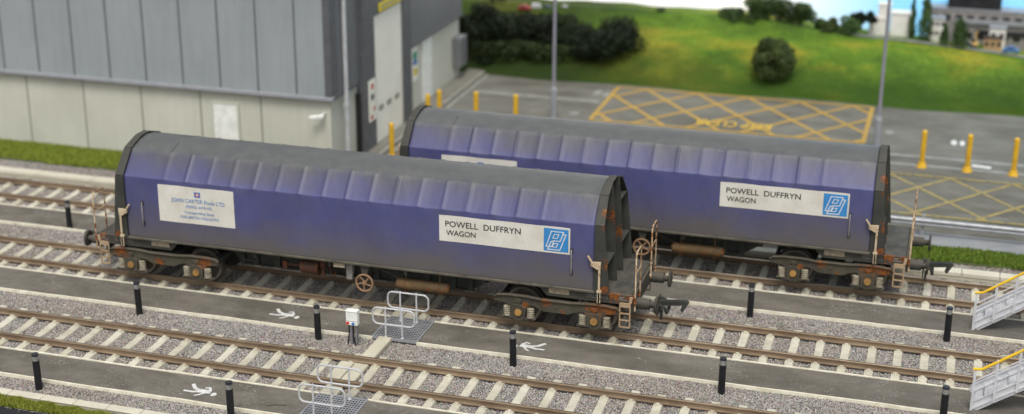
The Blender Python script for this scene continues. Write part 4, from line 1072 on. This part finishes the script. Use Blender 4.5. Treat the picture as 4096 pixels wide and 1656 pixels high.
def foliage(name, w_, h_, n, cA, cB, mat, mode, leaf):
    """leaf sized faces spread through an uneven crown, local origin at the base"""
    if mode == 'ball':
        k = 26; dd = rng.normal(size=(k, 3)); dd /= np.linalg.norm(dd, axis=1)[:, None]; ce = dd * np.array([w_ * .30, w_ * .30, h_ * .30]); ce[:, 2] += h_ * .50; rr = rng.uniform(.16, .24, k) * w_
    elif mode == 'round':
        k = max(5, int(n / 260)); cs = rng.normal(size=(k, 3)) * np.array([w_ * .22, w_ * .20, h_ * .20]); cs[:, 2] += h_ * .52; rr = rng.uniform(.22, .34, k) * w_
        ce = np.vstack([cs, [[0, 0, h_ * .5]]]); rr = np.append(rr, w_ * .36)
    else:
        k = 9; z = np.linspace(.12, .92, k) * h_; ce = np.stack([rng.normal(size=k) * w_ * .06, rng.normal(size=k) * w_ * .06, z], 1); rr = w_ * .5 * (1.02 - (z / h_) ** 1.6) + .02
    idx = rng.integers(0, len(ce), n); d = rng.normal(size=(n, 3)); d /= np.linalg.norm(d, axis=1)[:, None]
    r_ = rr[idx] * rng.uniform(.55, 1.08, n)
    zsc = np.array([1, 1, .9 if mode != 'cone' else 1.5])
    P = ce[idx] + d * r_[:, None] * zsc; P[:, 2] = np.clip(P[:, 2], .0, h_ * 1.02)
    u = rng.normal(size=(n, 3)); u /= np.linalg.norm(u, axis=1)[:, None]; v = np.cross(u, d); v /= (np.linalg.norm(v, axis=1)[:, None] + 1e-6); u = np.cross(v, d * .6 + rng.normal(size=(n, 3)) * .5)
    u /= (np.linalg.norm(u, axis=1)[:, None] + 1e-6); s = (leaf * rng.uniform(.6, 1.4, n))[:, None]
    V = np.stack([P - u * s - v * s * .5, P + u * s * .2 - v * s, P + u * s + v * s * .5, P - u * s * .2 + v * s], 1).reshape(-1, 3)
    F = np.arange(4 * n).reshape(n, 4)
    t = rng.random((n, 1)); cl = (rng.random(len(ce)) * .7 + .65)[idx][:, None]
    C = (np.array([cA]) * (1 - t) + np.array([cB]) * t) * cl
    return raw_mesh(name, V, F, np.repeat(C, 4, 0), mat)
def plant(name, x, y, w_, h_, cA, cB, label, cat, group, mode='round', n=None, leaf=.04, z=None):
    z = ground_z(x, y) - .03 if z is None else z
    E_ = empty(name, (x, y, z), label, cat, group)
    n = n or int(900 + 1500 * w_ * h_)
    f = foliage('crown', w_, h_, n, cA, cB, M['leaf'], mode, leaf); f.parent = E_
    b = MB(); b.tube([(0, 0, -.05), (.01, 0, h_ * .3), (-.01, .01, h_ * .7)], .03 * max(w_, .5), 7)
    for q in range(4):
        a = q * 1.7; b.tube([(0, 0, h_ * .25), (math.cos(a) * w_ * .15, math.sin(a) * w_ * .15, h_ * .45), (math.cos(a) * w_ * .28, math.sin(a) * w_ * .28, h_ * .62)], .012 * max(w_, .5), 5)
    b.build('trunk', M['bark'], E_)
DK = ((.006, .011, .005), (.016, .027, .009)); MD = ((.030, .060, .016), (.060, .105, .028)); OL = ((.018, .034, .009), (.085, .120, .034))
plant('bush', 13.97, 27.15, 1.75, 1.80, *OL, 'big round olive bush alone on the field slope', 'bush', None, mode='ball', leaf=.036, n=10000)
hedge = [(2.05, 27.06, .95, 2.4, 'tall dark shrub at the warehouse corner'), (2.6, 27.7, 1.0, 2.0, 'dark shrub right behind the tall one at the warehouse corner'),
 (3.42, 28.29, 1.0, .9, 'first dark hedge bush right of the corner shrubs'), (4.26, 28.26, 1.0, .95, 'second dark hedge bush from the warehouse corner, under the parked cars'), (5.01, 28.23, 1.0, 1.0, 'third dark hedge bush, just left of the left lamp post'),
 (5.84, 27.9, 1.2, 1.1, 'fourth dark hedge bush, behind the left lamp post'), (6.67, 27.53, .9, .8, 'low dark bush between the hedge and the two joined bushes'), (7.2, 27.55, 1.05, 1.2, 'left one of the two joined dark bushes on the slope'),
 (7.85, 28.0, 1.25, 1.3, 'right one of the two joined dark bushes, casting shade on the slope'), (5.3, 27.38, 1.2, .6, 'low scrubby bush in front of the dark hedge, right'), (3.85, 27.42, 1.2, .6, 'low scrubby bush in front of the dark hedge, left')]
for (x, y, w_, h_, lb) in hedge: plant('bush', x, y, w_ * 1.5, h_ * 1.05, *(DK if h_ > .62 else ((.014, .024, .007), (.035, .055, .014))), lb, 'bush', 'dark bushes on the left slope')
for (x, y, z, w_, h_, c, lb) in [(9.02, 30.2, 1.99, .45, .26, MD, 'tiny bush alone on the left horizon'), (11.87, 30.2, 1.98, 1.25, .42, MD, 'low wide hedge bush on the horizon left of the tree clump'),
   (15.34, 30.2, 1.83, .56, .5, MD, 'small pale bush at the right end of the tree clump'), (15.86, 29.9, 1.76, .66, .66, OL, 'left of two rounded bushes below the dark tree'), (16.47, 29.8, 1.75, .86, .74, MD, 'right of two rounded bushes below the dark tree')]:
    plant('bush', x, y, w_, h_, *c, lb, 'bush', 'bushes on the horizon', z=z)
for (x, y, z, w_, h_, c, lb) in [(12.94, 30.4, 1.98, 1.15, 1.0, MD, 'left tree of the three-tree clump on the horizon'), (13.77, 30.5, 1.98, 1.18, .97, MD, 'middle tree of the three-tree clump on the horizon'), (14.56, 30.4, 1.98, 1.02, .82, MD, 'right tree of the three-tree clump on the horizon'),
   (16.87, 30.6, 1.9, .6, .7, DK, 'dark tree left of the white block'), (17.3, 30.6, 1.9, .42, .74, DK, 'narrow dark tree touching the white block')]:
    plant('tree', x, y, w_, h_, *c, lb, 'tree', 'trees on the horizon', z=z)
for (x, y, z, w_, h_, lb) in [(18.82, 30.6, 1.70, .24, 1.65, 'thinnest poplar, between white block and tall poplar'), (19.3, 30.3, 1.70, .62, 1.75, 'tallest broad poplar right of the right lamp post'), (20.05, 29.7, 1.66, .30, .9, 'small poplar in front of the small white house'), (20.61, 29.6, 1.58, .72, 1.2, 'broad poplar in front of the grey building')]:
    plant('poplar', x, y, w_, h_, *MD, lb, 'tree', 'poplars by the far buildings', 'cone', n=2200, leaf=.03, z=z)

def house(name, x, y, z, w_, h_, d_, wall, label, cat='building', rows=1, cols=4, roof=None):
    H = empty(name, (x, y, z), label, cat); b = MB(); b.box(-w_ / 2, w_ / 2, 0, d_, -.3, h_); b.build('wall', wall, H)
    b = MB(); b.box(-w_ / 2 - .02, w_ / 2 + .02, -.03, d_ + .02, h_ + .001, h_ + .05); b.build('roof', roof or M['trim'], H)
    for r_ in range(rows):
        for c in range(cols):
            cx = -w_ / 2 + w_ * (c + .5) / cols; cz = h_ * (r_ + .5) / rows; b = MB()
            b.box(cx - w_ / cols * .3, cx + w_ / cols * .3, -.008, .004, cz - h_ / rows * .16, cz + h_ / rows * .22); b.build('window', M['window_dark'], H)
    return H
house('office_block', 17.72, 31.0, 1.70, .47, 1.10, .5, M['render_white'], 'tall plain white block left of the right lamp post', rows=1, cols=0, roof=M['render_white'])
house('annexe', 17.45, 30.95, 1.72, .55, .52, .4, M['render_white'], 'low white annexe against the tall white block', cols=0, roof=M['render_white'])
house('white_hall', 18.36, 30.8, 1.60, .71, .92, .6, M['render_white'], 'plain white hall right of the right lamp post', cols=0, roof=M['render_white'])
house('white_house', 19.76, 30.7, 1.7, .52, .74, .5, M['render_white'], 'small white house between the tall poplar and the grey building', rows=2, cols=3)
g = house('factory', 21.4, 31.7, 1.3, 4.0, 1.34, .8, M['stonewall'], 'long dark grey factory at the upper right', rows=2, cols=9)
b = MB(); b.box(-1.35, .65, .1, .7, 1.40, 1.86); b.build('roof_house', M['window_dark'], g)
b = MB(); b.box(-1.4, .7, .05, .75, 1.862, 1.90); b.build('roof_house_top', M['trim_dark'], g)
b = MB(); b.box(-.2, 1.95, -.06, -.03, .42, .62); b.build('dark_band', M['window_dark'], g)  # plain dark strip across the factory front
b = MB(); b.box(-1.0, 1.95, -.12, -.01, .86, 1.02); b.build('balcony_band', M['trim'], g)
house('white_shed', 22.0, 30.9, 1.55, .6, .62, .4, M['render_white'], 'small white shed in front of the factory', cols=2)
house('tan_house', 21.85, 30.2, 1.5, .65, .42, .35, M['tan'], 'low tan house before the factory at the road', cols=3, roof=M['bark'])
D = empty('digger', (21.17, 30.0, 1.62), 'yellow digger with raised boom parked by the far road', 'digger')
b = MB(); b.box(-.14, .14, -.1, .1, .07, .18); b.build('body', M['digger'], D, bevel=.01)
b = MB(); b.box(-.10, .04, -.07, .07, .182, .30); b.build('cab', M['window_dark'], D, bevel=.01)
b = MB(); b.bar((.08, 0, .16), (.02, 0, .52), .04, .05, 0, (0, 1, 0)); b.bar((.02, 0, .52), (.10, 0, .62), .035, .04, 0, (0, 1, 0)); b.build('boom', M['digger'], D)
b = MB(); b.box(-.15, .15, -.12, -.07, -.02, .065); b.box(-.15, .15, .07, .12, -.02, .065); b.build('crawler_track', M['rubber'], D, bevel=.015)
def car(x, y, z, w_, mat, label, van=False):
    C_ = empty('parked_car', (x, y, z), label, 'van' if van else 'car', 'cars parked on the horizon'); h_ = w_ * (.30 if not van else .42)
    b = MB(); p = [(-.5, .07), (-.5, .17), (-.47, .23), (-.30, .25), (-.2, .38), (.18, .38), (.30, .25), (.46, .22), (.5, .16), (.5, .07)] if not van else [(-.5, .07), (-.5, .50), (.25, .50), (.38, .28), (.5, .22), (.5, .07)]
    b.prism([(u * w_, v * w_) for u, v in p], 'y', -.2 * w_, .2 * w_); b.build('body', mat, C_, bevel=.02 * w_)
    b = MB(); q = [(-.27, .26), (-.19, .355), (.16, .355), (.25, .26)] if not van else [(.05, .30), (.05, .44), (.22, .44), (.33, .30)]
    b.prism([(u * w_, v * w_) for u, v in q], 'y', -.21 * w_, -.203 * w_); b.build('window', M['window_dark'], C_)
    for s in (-1, 1):
        for u in (-.3, .3):
            b = MB(); b.cyl((u * w_, s * .14 * w_, .075 * w_), (u * w_, s * .205 * w_, .075 * w_), .075 * w_, .075 * w_, 12); b.build('wheel', M['rubber'], C_)
car(3.47, 29.75, 1.93, .55, M['car_red'], 'red car, leftmost on the horizon above the dark hedge'); car(3.93, 30.0, 1.97, .40, M['car_white'], 'white van right of the red car on the horizon', True)
car(4.40, 30.0, 1.97, .42, M['car_navy'], 'navy car left of the left lamp post on the horizon'); car(5.08, 30.1, 1.99, .42, M['car_white'], 'pale grey car right of the left lamp post on the horizon')
car(22.5, 29.55, 1.60, .6, M['car_blue'], 'blue car on the far road at the right edge'); car(20.95, 29.75, 1.70, .36, M['car_navy'], 'dark car on the far road below the digger')

b = MB(); b.tube([(6.88, -2.02, .02), (7.0, -1.93, .026), (7.12, -1.90, .024), (7.24, -1.86, .02)], .006, 5); tag(b.build('twig', M['hdark']), 'thin dark curved twig lying on the front path left of the grating', 'twig')
